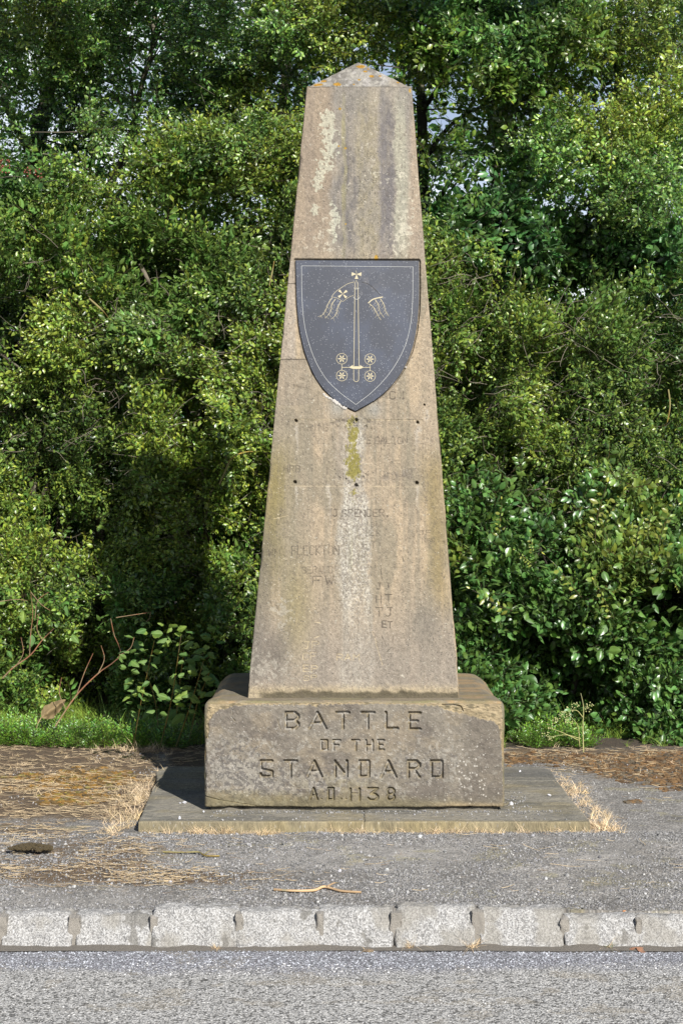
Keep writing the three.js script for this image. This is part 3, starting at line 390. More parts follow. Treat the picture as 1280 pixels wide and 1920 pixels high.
const vergeTex = textures(2048, 2048, KG, (i, j, c) => {
  const x = i / 2048 * 4 - 2, z = j / 2048 * 4.2 - 2.6, [px, py] = groundPx(x, z), e = hash(i >> 1, j >> 1, 1), g = fbm(x * 30, z * 30, 3, 3), sm = smoothAt(px, py);
  c[0] = 142; c[1] = 137; c[2] = 130; tint(c, 114, 109, 102, ss(0.45, 0.7, fbm(x * 4, z * 4, 4, 5))); tint(c, 152, 149, 143, sm * 0.5);
  worley(x * 95, z * 95, 3, wc); const chip = wc[2], on = (1 - 0.75 * sm) * ss(0.55, 0.35, wc[0]); const v = chip < 0.5 ? lerp(70, 120, chip * 2) : lerp(130, 196, (chip - 0.5) * 2); tint(c, v + 2, v, v - 3, on * 0.65);
  tint(c, 150, 140, 84, ss(0.62, 0.72, fbm(x * 6 + 4, z * 8, 4, 8)) * 0.25 * ss(0.3, 0.5, g));
  const soil = ss(1415, 1405, py) ; tint(c, 66, 54, 40, soil * 0.9);
  const st = strawAt(px, py); tint(c, 88, 68, 44, ss(0.1, 0.6, st + (g - 0.5) * 0.7) * 0.8);
  const m = mossAt(px, py), mm = ss(0.4, 0.62, m * 0.75 + (fbm(x * 10, z * 16, 4, 9) - 0.5) * 0.8); if (px > 640) tint(c, lerp(72, 104, g), lerp(52, 72, g), lerp(34, 36, g), mm * 0.95); else tint(c, lerp(92, 140, g), lerp(72, 100, g), lerp(24, 26, g), mm * 0.9);
  const k = 0.88 + (g - 0.5) * 0.3 + (e - 0.5) * 0.2; c[0] *= k; c[1] *= k; c[2] *= k; c[3] = 0.35 + on * 0.4 * (0.5 + chip * 0.5) + (g - 0.5) * 0.3 + (e - 0.5) * 0.15 + mm * 0.25;
});
const vergeMat = std({ ...vergeTex, bumpScale: 0.009, roughness: 0.95 });
{
  const xs = (u) => { const a = u * 2 - 1; return a * 2.4 + Math.sign(a) * Math.max(0, Math.abs(a) - 0.8) * 57; };
  const g = grid(260, 300, (u, v) => { const x = xs(u), z = v < 0.15 ? lerp(-14, -2.6, v / 0.15) : lerp(-2.6, 1.555, (v - 0.15) / 0.85); return [x, v > 0.998 ? -0.3 : vergeY(x, z), z, (x + 2) / 4, (z + 2.6) / 4.2]; }, true);
  structure(mesh('verge', g, vergeMat), 'gravelly grey roadside verge with moss and straw around the monument');
}
const field = structure(mesh('ground', grid(8, 8, (u, v) => [(u - 0.5) * 900, -0.3, (v - 0.5) * 900, u * 900, v * 900], true), std({ color: new THREE.Color(0.07, 0.085, 0.03) })), 'green field behind the hedge');
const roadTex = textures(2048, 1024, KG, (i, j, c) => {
  const x = i / 2048 * 3.2 - 1.6, z = j / 1024 * 1.6 + 1.5, e = hash(i, j, 1), g = fbm(x * 50, z * 50, 3, 3), edge = ss(2.02, 1.86, z + (fbm(x * 3, z * 6, 3, 5) - 0.5) * 0.22);
  worley(x * 120 + fbm(x * 20, z * 20, 2, 9), z * 120, 3, wc); const chip = wc[2], on = ss(0.62, 0.4, wc[0]);
  const base = lerp(118, 84, edge), top = lerp(186, 134, edge) + (chip - 0.5) * lerp(56, 88, edge);
  c[0] = c[1] = c[2] = base; tint(c, top + 3, top + 1, top - 3 + edge * 10, on); if (chip > 0.93) tint(c, 200, 200, 200, on * 0.7);
  tint(c, 158, 154, 144, (1 - edge) * 0.3); tint(c, 70, 68, 64, (1 - edge) * ss(0.57, 0.66, fbm(x * 110, z * 120, 2, 7)) * 0.8); tint(c, 150, 140, 122, ss(0.64, 0.74, fbm(x * 7, z * 9, 4, 12)) * 0.4);
  tint(c, 92, 84, 70, ss(1.675, 1.65, z) * 0.9);
  const k = 0.92 + (g - 0.5) * 0.24 + (e - 0.5) * 0.22; c[0] *= k; c[1] *= k; c[2] *= k; c[3] = 0.3 + on * 0.5 * (0.4 + chip * 0.6) + (g - 0.5) * 0.3;
});
const ROADY = -0.17;
structure(mesh('road', grid(120, 40, (u, v) => { const a = u * 2 - 1, x = a * 2 + Math.sign(a) * Math.max(0, Math.abs(a) - 0.8) * 290, z = 1.5 + v * v * 7.5; return [x, ROADY + (Math.abs(x) < 3 && z < 4 ? (fbm(x * 3, z * 3, 3, 2) - 0.5) * 0.008 : 0), z, (x + 1.6) / 3.2, (z - 1.5) / 1.6]; }, true), std({ ...roadTex, bumpScale: 0.007, roughness: 0.88 })), 'grey chipped asphalt road in front of the kerb');
// kerb of rough granite setts
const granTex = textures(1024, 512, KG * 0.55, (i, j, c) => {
  const x = i / 1024, y = j / 512 * 0.5, e = hash(i, j, 1), g = fbm(x * 220, y * 220, 3, 3), a = fbm(x * 9, y * 9, 4, 5);
  c[0] = 190; c[1] = 188; c[2] = 183; tint(c, 222, 221, 218, ss(0.45, 0.62, g)); tint(c, 128, 126, 124, ss(0.52, 0.62, fbm(x * 210 + 5, y * 210, 3, 8)) * 0.7); tint(c, 166, 160, 148, ss(0.5, 0.7, a) * 0.55); if (e > 0.93) tint(c, 92, 90, 90, 0.6);
  tint(c, 120, 116, 108, ss(0.66, 0.74, fbm(x * 14 + 8, y * 14, 4, 15)) * 0.6);
  c[3] = 0.5 + (g - 0.5) * 0.5 + (e - 0.5) * 0.25 + (fbm(x * 50, y * 50, 3, 19) - 0.5) * 0.5;
});
const granite = std({ ...granTex, bumpScale: 0.008, roughness: 0.8 }), jointMat = std({ color: new THREE.Color(0.24, 0.22, 0.19), ...{ bumpMap: vergeTex.bumpMap }, bumpScale: 0.006 });
const kerb = structure(Object.assign(new THREE.Group(), { name: 'kerb' }), 'kerb of pale rough granite setts beside the road'); scene.add(kerb);
const KZ = 1.645, KS = F / (CZ - KZ), kx = (px) => (px - PX) / KS;
{
  const stones = [[5, 128, 1706], [143, 281, 1709], [289, 442, 1697], [448, 594, 1701], [600, 733, 1699], [747, 887, 1694], [903, 1053, 1698], [1064, 1195, 1711], [1200, 1340, 1711]], r = rng(3);
  for (let x = 1348; x < 2700;) { const w = 125 + r() * 35; stones.push([x, x + w, 1698 + r() * 12]); x += w + 6 + r() * 12; }
  for (let x = -4; x > -1400;) { const w = 125 + r() * 35; stones.unshift([x - w, x, 1698 + r() * 12]); x -= w + 6 + r() * 12; }
  stones.forEach(([a, b, top], n) => {
    const x0 = kx(a - 4), x1 = kx(b + 4), yt = EYE - (top - PY) * (CZ - 1.535) / F, y0 = ROADY - 0.05, zf = KZ + (r() - 0.5) * 0.012, s = n * 3.7;
    const g = mergeGeometries(block([(x0 + x1) / 2, (yt + y0) / 2, zf - 0.065], [(x1 - x0) / 2, (yt - y0) / 2, 0.065], (ax, sg) => ax === 2 ? [40, 26] : ax === 1 ? [18, 40] : [26, 18], (x, y, z) => 0.006 + 0.008 * n3(x * 16 + s, y * 16, z * 16) + (y > yt - 0.05 && z > zf - 0.03 ? 0.008 : 0),
      (x, y, z, f) => rough(x + s, y, z, 0.014, 22) + rough(x + s, y, z, 0.007, 60), (x, y, z, f) => [x * 1.2 + n * 0.37, (y - z) * 2.4 + n * 0.21]));
    { const p = g.attributes.position; for (let i = 0; i < p.count; i++) { const w = clamp((p.getZ(i) - zf + 0.13) / 0.13); p.setZ(i, p.getZ(i) - w * 0.07 * clamp((p.getY(i) - ROADY) / (yt - ROADY), 0, 1.1)); } g.computeVertexNormals(); }
    mesh('kerb_stone', g, granite, kerb);
    if (n + 1 < stones.length) { const j0 = x1 - 0.012, j1 = kx(stones[n + 1][0]) + 0.012, jt = Math.min(yt, EYE - (stones[n + 1][2] - PY) * (CZ - 1.535) / F) - 0.006; mesh('mortar_joint', mergeGeometries(block([(j0 + j1) / 2, (jt + y0) / 2, zf - 0.09], [(j1 - j0) / 2, (jt - y0) / 2, 0.06], () => [6, 10], () => 0.006, (x, y, z) => rough(x, y, z, 0.012, 50), (x, y, z) => [x, y])), jointMat, kerb); }
  });
  mesh('mortar_bed', grid(200, 4, (u, v) => { const x = (u - 0.5) * 6; return [x, ROADY + 0.014 * (1 - v) * (0.4 + n2(x * 9, 3, 4)) + 0.003, KZ - 0.02 + v * (0.045 + 0.02 * n2(x * 6, 1, 2)), x, v * 0.05]; }, true), std({ color: new THREE.Color(0.13, 0.115, 0.095), bumpMap: vergeTex.bumpMap, bumpScale: 0.006 }), kerb);
}

// ---------------------------------------------------------------- loose chippings
const M4 = (p, q, s) => new THREE.Matrix4().compose(p, q, typeof s === 'number' ? new THREE.Vector3(s, s, s) : s);
const V = (x, y, z) => new THREE.Vector3(x, y, z), randomQ = (r) => new THREE.Quaternion().setFromEuler(new THREE.Euler(r() * 6.28, r() * 6.28, r() * 6.28));
function pebbleGeo(seed) { const g = new THREE.IcosahedronGeometry(1, 0), p = g.attributes.position, r = rng(seed), m = new Map(); for (let i = 0; i < p.count; i++) { const k = [p.getX(i), p.getY(i), p.getZ(i)].map((q) => q.toFixed(3)).join(); if (!m.has(k)) m.set(k, 0.65 + r() * 0.6); const s = m.get(k); p.setXYZ(i, p.getX(i) * s, p.getY(i) * s * 0.65, p.getZ(i) * s * 0.85); } g.computeVertexNormals(); g.deleteAttribute('uv'); return g; }
const stoneMat = std({ color: 0xffffff, roughness: 0.75 });
{
  const lists = [[], [], []], r = rng(21), yAxis = V(0, 1, 0);
  const put = (x, y, z, s, c) => lists[(r() * 3) | 0].push({ m: M4(V(x, y + s * 0.25, z), randomQ(r), s), c });
  const shade = (c, k) => c.map((q) => q * k);
  const grey = (lo, hi) => { const g = lo + (hi - lo) * Math.pow(r(), 1.5), b = r() < 0.25 ? 1.08 : 1.0; return [g, g * 0.98, g * 0.94 * b]; };
  for (let i = 0; i < 110000; i++) {
    const x = (r() * 2 - 1) * 2.0, z = 0.27 + r() * 1.25, y = vergeY(x, z), [px, py] = groundPx(x, z), sm = smoothAt(px, py), near = ss(1.15, 1.45, z) * 0.5 + ss(0.42, 0.3, z) * 0.6;
    if (r() > (0.62 + near) * (1 - 0.85 * sm) * (0.35 + 1.1 * ss(0.35, 0.6, fbm(x * 5, z * 5, 3, 4)))) continue;
    put(x, y, z, 0.0018 + 0.0042 * r() * r() + (r() < 0.03 ? 0.003 : 0), r() < 0.012 ? [0.4, 0.39, 0.37] : grey(0.07, 0.27));
  }
  for (let i = 0; i < 5200; i++) { const x = (r() < 0.5 ? -1 : 1) * (0.9 + r() * 1.3), z = -1.9 + r() * 2.2; if (fbm(x * 4, z * 4, 3, 7) < 0.5) continue; put(x, vergeY(x, z), z, 0.002 + 0.004 * r() * r(), grey(0.1, 0.36)); }
  for (let i = 0; i < 520; i++) { const x = -0.62 + r() * 1.6, z = r() < 0.75 ? 0.01 + r() * r() * 0.1 : 0.02 + r() * 0.22, q = r() < 0.18; put(q ? 0.735 + r() * 0.12 : x, 0.046, q ? -0.5 + r() * 0.6 : z, 0.0025 + 0.004 * r() * r(), grey(0.1, 0.3)); }
  for (const [px, py, s] of [[346, 1506, 0.013], [338, 1507, 0.007], [337, 1535, 0.010], [382, 1523, 0.006], [1029, 1492, 0.010], [974, 1447, 0.008], [958, 1509, 0.011]]) { const p = onGround(px, py, 0.046); put(p.x, 0.047, p.z, s, [0.42, 0.42, 0.44]); }
  for (let i = 0; i < 70; i++) { const x = (r() * 2 - 1) * 1.9, z = 0.32 + r() * 1.1; put(x, vergeY(x, z), z, 0.006 + r() * 0.006, r() < 0.15 ? [0.33, 0.33, 0.32] : grey(0.1, 0.3)); }
  for (let i = 0; i < 52000; i++) {
    const x = (r() * 2 - 1) * 1.75, z = 1.66 + r() * 1.0; const edge = ss(2.02, 1.82, z + (fbm(x * 3, z * 6, 3, 5) - 0.5) * 0.22); if (r() > 0.55 + 0.45 * edge) continue;
    const s = 0.0022 + 0.0032 * r(); put(x, ROADY - s * lerp(0.75, 0.45, edge) + (fbm(x * 3, z * 3, 3, 2) - 0.5) * 0.008, z, s, shade(edge > r() ? [0.16, 0.166, 0.18] : [0.285, 0.282, 0.275], edge > r() ? 0.5 + r() * r() * 2.6 : 0.55 + r() * 0.9));
  }
  const grp = stuff(new THREE.Group(), 'loose grey stone chippings strewn over verge and road'); grp.name = 'gravel'; scene.add(grp);
  lists.forEach((l, k) => instances('chippings', pebbleGeo(40 + k), stoneMat, l, grp));
}

// ---------------------------------------------------------------- straw, dry grass, green grass, moss
const leafy = new THREE.MeshPhysicalMaterial({ vertexColors: true, roughness: 0.55, transmission: 0.3, thickness: 0, side: THREE.DoubleSide, specularIntensity: 0.7 });
const dryMat = new THREE.MeshPhysicalMaterial({ vertexColors: true, roughness: 0.8, side: THREE.DoubleSide, transmission: 0.15, thickness: 0 });
function setColor(g, f) { const p = g.attributes.position, a = new Float32Array(p.count * 3); for (let i = 0; i < p.count; i++) a.set(f(p.getX(i), p.getY(i), p.getZ(i), i), i * 3); g.setAttribute('color', new THREE.BufferAttribute(a, 3)); return g; }
function bladeTuft(n, h0, h1, w, spread, bend, col, seed, arch = 0.5) {
  const r = rng(seed), P = [], C = [], I = [];
  for (let k = 0; k < n; k++) {
    const a = r() * 6.283, b = Math.sqrt(r()) * spread, x = Math.cos(a) * b, z = Math.sin(a) * b, h = h0 + (h1 - h0) * r(), d = r() * 6.283, lean = bend * (0.3 + r()), ww = w * (0.6 + 0.7 * r()), f = r() * 6.283, c = col(r), s = P.length / 3;
    for (let i = 0; i <= 4; i++) { const t = i / 4, o = lean * h * (arch * t * t + (1 - arch) * t), yy = h * (t - 0.35 * lean * lean * t * t), q = ww * (1 - t * 0.92) / 2; P.push(x + Math.cos(d) * o - Math.cos(f) * q, yy, z + Math.sin(d) * o - Math.sin(f) * q, x + Math.cos(d) * o + Math.cos(f) * q, yy, z + Math.sin(d) * o + Math.sin(f) * q); for (let m = 0; m < 2; m++) C.push(...c); if (i < 4) { const e = s + i * 2; I.push(e, e + 1, e + 2, e + 2, e + 1, e + 3); } }
  }
  const g = new THREE.BufferGeometry(); g.setAttribute('position', new THREE.Float32BufferAttribute(P, 3)); g.setAttribute('color', new THREE.Float32BufferAttribute(C, 3)); g.setIndex(I); g.computeVertexNormals(); return g;
}
const strawC = (r) => { const k = 0.7 + r() * 0.6, w = r(); return [0.56 * k, lerp(0.40, 0.46, w) * k, lerp(0.22, 0.31, w) * k]; };
const greenC = (r) => { const k = 0.6 + r() * 0.8; return [0.15 * k + r() * 0.07, 0.28 * k, 0.035 * k]; };
{
  const r = rng(31), list = [], list2 = [];
  const shape = (seed) => { const q = rng(seed), pts = Array.from({ length: 5 }, (_, i) => V((i / 4 - 0.5), Math.sin(i * 1.3 + seed) * 0.02, Math.sin(i / 4 * 3.1 + q()) * 0.12 * (q() - 0.3))); const g = tube(pts, 0.011, 0.006, 3, 6); g.deleteAttribute('uv'); return g; };
  for (let i = 0; i < 24000; i++) {
    const px = -160 + r() * 1700, py = 1404 + r() * 250, d = strawAt(px, py), [gx, gz] = [(px - PX) / F * EYE * F / (py - PY), CZ - EYE * F / (py - PY)];
    if (r() > d * (0.15 + 1.2 * ss(0.35, 0.62, fbm(gx * 7, gz * 12, 3, 9))) && r() > 0.012) continue;
    if (gx > -0.87 && gx < 1.06 && gz > -1.27 && gz < 0.25) continue;
    const l = 0.03 + 0.10 * r() * r(), q = new THREE.Quaternion().setFromEuler(new THREE.Euler((r() - 0.5) * 0.3, (r() - 0.5) * (r() < 0.7 ? 1.2 : 6.28), (r() - 0.5) * 0.25)), k = 0.55 + r() * 0.7;
    (r() < 0.5 ? list : list2).push({ m: M4(V(gx, vergeY(gx, gz) + 0.002 + r() * 0.014, gz), q, V(l, 0.09, 0.09 + l)), c: r() < 0.25 ? [0.22 * k, 0.15 * k, 0.09 * k] : [0.46 * k, 0.36 * k, 0.22 * k] });
  }
  const grp = stuff(new THREE.Group(), 'pale dry straw and dead grass stems lying on the verge'); grp.name = 'straw'; scene.add(grp);
  const sm = std({ color: 0xffffff, roughness: 0.8 }); instances('straw_stems', shape(2), sm, list, grp); instances('straw_stems', shape(7), sm, list2, grp);
}
function scatterTufts(parent, name, variants, mat, spots, r) {        // spots: [x, y, z, size]
  const lists = variants.map(() => []);
  for (const [x, y, z, s] of spots) { const k = 0.75 + r() * 0.5; lists[(r() * variants.length) | 0].push({ m: M4(V(x, y - 0.004, z), new THREE.Quaternion().setFromAxisAngle(V(0, 1, 0), r() * 6.28), s * (0.75 + 0.5 * r())), c: [k, k, k * (0.9 + r() * 0.2)] }); }
  lists.forEach((l, i) => l.length && instances(name, variants[i], mat, l, parent));
}
{
  const r = rng(41), dry = [1, 2, 3, 4].map((s) => bladeTuft(20, 0.02, 0.085, 0.0034, 0.026, 1.3, strawC, s)), spots = [];
  const row = (x0, z0, x1, z1, n, s, wide) => { for (let i = 0; i < n; i++) { const t = r(), x = lerp(x0, x1, t) + (r() - 0.5) * wide, z = lerp(z0, z1, t) + (r() - 0.5) * wide; spots.push([x, vergeY(x, z), z, s * (0.6 + 0.6 * r())]); } };
  row(-0.98, -0.75, -0.97, 0.28, 62, 0.95, 0.21); row(-0.93, -1.3, -0.99, -0.5, 36, 0.8, 0.1); row(-0.86, 0.29, 0.25, 0.29, 60, 0.62, 0.03); row(-0.7, 0.28, -0.3, 0.29, 26, 0.7, 0.04); row(0.25, 0.285, 1.1, 0.285, 60, 0.62, 0.03); row(1.13, -1.1, 1.13, -0.7, 22, 0.85, 0.12); row(1.12, -0.7, 1.17, 0.28, 50, 0.75, 0.13); row(1.14, 0.1, 1.16, 0.3, 20, 0.9, 0.12); row(-1.3, -2.0, -0.95, -1.95, 24, 1.0, 0.08);
  for (let i = 0; i < 160; i++) { const x = -2.4 + r() * 1.5, z = -2.05 + r() * 1.5; spots.push([x, vergeY(x, z), z, 0.3 + r() * 0.4]); }
  for (let i = 0; i < 60; i++) { const x = 1.0 + r() * 1.3, z = -2.15 + r() * 0.9; spots.push([x, vergeY(x, z), z, 0.3 + r() * 0.4]); }
  const grp = stuff(new THREE.Group(), 'bleached dry grass growing along the edges of the base slab'); grp.name = 'dry_grass'; scene.add(grp); scatterTufts(grp, 'dry_blades', dry, dryMat, spots, r);
  // green grass at the foot of the hedge
  const green = [5, 6, 7, 8].map((s) => bladeTuft(14, 0.05, 0.23, 0.0052, 0.035, 1.2, greenC, s)), gs = [];
  for (let i = 0; i < 1700; i++) { const x = -3.4 + r() * 2.95, z = -3.4 + r() * 1.35 + (x < -1.2 ? 0 : -0.06) - 0.25 * n2(x * 3, 1, 9); if (n2(x * 5, z * 5, 3) < 0.42) continue; gs.push([x, vergeY(x, z), z, 0.45 + 0.5 * r()]); }
  for (let i = 0; i < 620; i++) { const x = 0.7 + r() * 2.6, z = -2.95 + r() * 0.84; if (n2(x * 4, z * 3, 3) < 0.22) continue; gs.push([x, vergeY(x, z), z, 0.4 + 0.75 * r() * r()]); }
  const gg = stuff(new THREE.Group(), 'bright green grass and weeds at the foot of the hedge'); gg.name = 'grass'; scene.add(gg); scatterTufts(gg, 'blades', green, leafy, gs, r);
  // moss: small bristly cushions
  const cushion = (s) => { const q = new THREE.IcosahedronGeometry(1, 2), p = q.attributes.position; for (let i = 0; i < p.count; i++) { const x = p.getX(i), y = p.getY(i), z = p.getZ(i), k = 0.72 + 0.55 * hash(Math.round(x * 50), Math.round(y * 50), Math.round(z * 50) + s); p.setXYZ(i, x * k, Math.max(-0.2, y * k * 0.5), z * k); } q.deleteAttribute('uv'); q.computeVertexNormals(); return q; };
  const ml = [[], []];
  for (let i = 0; i < 26000; i++) { const px = -200 + r() * 1750, py = 1404 + r() * 115, d = mossAt(px, py), x = (px - PX) * EYE / (py - PY), z = CZ - EYE * F / (py - PY); if (r() > ss(0.4, 0.66, d * 0.75 + (fbm(x * 10, z * 16, 4, 9) - 0.5) * 0.8) * 0.8) continue; if (x > -0.9 && x < 1.08 && z > -1.3) continue; const k = 0.55 + r() * 0.8; ml[(r() * 2) | 0].push({ m: M4(V(x, vergeY(x, z), z), new THREE.Quaternion().setFromAxisAngle(V(0, 1, 0), r() * 6), 0.007 + r() * 0.013), c: px > 640 ? r() < 0.3 ? [0.075 * k, 0.058 * k, 0.036 * k] : [0.115 * k, 0.066 * k, 0.026 * k] : r() < 0.6 ? [0.15 * k, 0.082 * k, 0.015 * k] : r() < 0.5 ? [0.07 * k, 0.045 * k, 0.015 * k] : [0.13 * k, 0.105 * k, 0.02 * k] }); }
  const mg = stuff(new THREE.Group(), 'amber and rusty brown moss cushions on the verge'); mg.name = 'moss'; scene.add(mg); const mossMat = std({ color: 0xffffff, roughness: 1 }); ml.forEach((l, i) => instances('moss_cushions', cushion(i), mossMat, l, mg));
  // one dark clod of moss by itself
  const clod = thing('moss_clod', 'dark brown clod of moss lying alone on the grey verge at left', 'moss clod', [onGround(59, 1592).x, 0, onGround(59, 1592).z]);
  const cg = mergeGeometries(Array.from({ length: 90 }, (_, i) => { const a = r() * 6.28, b = Math.sqrt(r()), g = cushion(i % 5); g.scale(0.012, 0.012, 0.012); g.translate(Math.cos(a) * b * 0.09, 0.016 * (1 - b * b) + r() * 0.004, Math.sin(a) * b * 0.05); return g; })); mesh('cushions', cg, std({ color: new THREE.Color(0.045, 0.032, 0.012), roughness: 1 }), clod);
}

// ---------------------------------------------------------------- small single things on the ground
const bark = (r, g, b, s) => std({ ...textures(128, 256, 0.55, (i, j, c) => { const n = fbm(i / 10, j / 26, 4, s), k = 0.6 + n * 0.8; c[0] = r * k; c[1] = g * k; c[2] = b * k; tint(c, 150, 152, 120, ss(0.58, 0.68, fbm(i / 16, j / 18, 4, s + 4)) * 0.5); c[3] = n; }, THREE.RepeatWrapping), bumpScale: 0.004 });
const greyBark = bark(118, 110, 94, 3), brownBark = bark(196, 164, 124, 9), yellowBark = bark(168, 142, 62, 14), darkBark = bark(70, 62, 50, 19);
function stick(name, label, pts, r0, r1, mat, knots = []) { const t = thing(name, label, 'stick', [pts[0].x, pts[0].y, pts[0].z]); const o = pts[0]; mesh('stem', tube(pts.map((p) => p.clone().sub(o)), r0, r1, 8, 24, 0.6), mat, t); for (const k of knots) mesh('side_twig', tube(k.map((p) => p.clone().sub(o)), r1 * 0.9, r1 * 0.3, 6, 6), mat, t); return t; }
const lift = (px, py, h) => { const p = onGround(px, py, -0.03); p.y = vergeY(p.x, p.z) + h; return p; };
stick('fallen_stick', 'peeled pale brown stick lying on gravel just behind the middle kerb stones', [lift(514, 1663, 0.008), lift(545, 1666, 0.01), lift(590, 1665, 0.009), lift(607, 1661, 0.012), lift(640, 1666, 0.009), lift(677, 1668, 0.007)], 0.0062, 0.0052, brownBark, [[lift(612, 1662, 0.012), lift(626, 1659, 0.02), lift(634, 1660, 0.024)]]);
stick('fallen_stick', 'thin straw coloured twig lying in the straw left of the slab front', [lift(306, 1608, 0.008), lift(345, 1609, 0.01), lift(372, 1608, 0.011), lift(385, 1613, 0.009), lift(412, 1613, 0.006)], 0.0042, 0.003, yellowBark, [[lift(383, 1612, 0.01), lift(392, 1608, 0.016), lift(400, 1609, 0.018)]]);
{
  const r = rng(61), spot = (px, py) => { const z = KZ + 0.012, x = kx(px); return [x, ROADY + 0.004, z + (py - 1780) * 0.003]; };
  const kerbTuft = (px, py, n, h, lean, label, col = strawC) => { const t = thing('kerb_weed', label, 'dry weed', spot(px, py)); mesh('blades', bladeTuft(n, h * 0.4, h, 0.0026, 0.014, lean, col, (px * 7) | 0), dryMat, t); mesh('root_mat', setColor(new THREE.IcosahedronGeometry(1, 1).scale(0.022, 0.006, 0.014), () => [0.14, 0.10, 0.06]), dryMat, t); return t; };
  kerbTuft(405, 1778, 34, 0.035, 1.6, 'small flat withered weed at the kerb foot left of centre'); kerbTuft(768, 1775, 30, 0.07, 1.3, 'wispy pale dry grass against the kerb stone right of the stick');
  kerbTuft(884, 1776, 70, 0.07, 1.7, 'bushiest withered weed filling the gap between two large kerb stones'); kerbTuft(690, 1786, 16, 0.03, 1.8, 'thin brown wisp lying on the road edge below the centre');
  kerbTuft(1140, 1774, 40, 0.05, 1.6, 'greenish weed at the kerb foot beside a dead brown leaf', (q) => q() < 0.5 ? [0.13, 0.16, 0.03] : strawC(q));
}
// leaves: a curved blade with a folded midrib, base at the origin, tip along +y, face towards +z
function leafGeo(L, W, nx, ny, fold, curl, col, seed = 1, tooth = 0) {
  const g = grid(nx, ny, (u, v) => { const t = v, a = u * 2 - 1, w = W / 2 * Math.pow(Math.sin(Math.PI * Math.pow(clamp(t, 0.0, 1), 0.8)), 0.75) * (1 - 0.25 * t) * 1.15 + 0.0004, x = a * w * (1 + (Math.abs(a) > 0.9 ? tooth * (hash(Math.round(v * ny), seed, 3) - 0.5) : 0)); return [x, L * t, -Math.abs(a) * fold * w - curl * L * t * t + 0.1 * w * Math.sin(t * 9 + seed) * Math.abs(a), u, v]; });
  g.deleteAttribute('uv'); return setColor(g, (x) => { const k = Math.abs(x) < W * 0.04 ? 1.25 : 1; return [col[0] * k, col[1] * k, col[2] * k]; });
}
{
  const brown = [0.20, 0.095, 0.05], d = thing('dead_leaf', 'pinkish brown dead leaf lying on the road by the kerb at right', 'leaf', [kx(1190), ROADY + 0.006, KZ + 0.02]);
  for (const [a, s] of [[-1.2, 0.055], [-1.9, 0.05], [1.4, 0.03]]) { const m = mesh('blade', leafGeo(s, s * 0.55, 4, 8, 0.5, 0.4, brown, a * 10, 0.5), dryMat, d); m.rotation.set(-1.35, 0, a); m.position.y = 0.008; }
  const o = lift(1172, 1697, 0.004), e = thing('dead_leaf', 'tiny orange leaf on the gravel above the right kerb stones', 'leaf', [o.x, o.y, o.z]); const m2 = mesh('blade', leafGeo(0.014, 0.011, 2, 4, 0.3, 0.4, [0.55, 0.24, 0.09]), dryMat, e); m2.rotation.set(-1.2, 0, 0.8);
  const p = at(78, 1345, -2.15), f = thing('dead_leaf', 'large brown curled dead leaf propped in grass below the left hedge', 'leaf', [p.x, p.y, p.z]); const m3 = mesh('blade', leafGeo(0.165, 0.075, 8, 16, 0.9, 0.25, [0.15, 0.105, 0.045], 3, 0.25), dryMat, f); { const p3 = m3.geometry.attributes.position; for (let i = 0; i < p3.count; i++) p3.setZ(i, p3.getZ(i) + (fbm(p3.getX(i) * 45, p3.getY(i) * 30, 3, 5) - 0.5) * 0.06); m3.geometry.computeVertexNormals(); } m3.rotation.set(-0.15, 0.1, -0.92); mesh('stalk', tube([V(0, 0, 0), V(-0.02, -0.04, 0.01), V(-0.03, -0.09, 0)], 0.003, 0.002), brownBark, f);
}

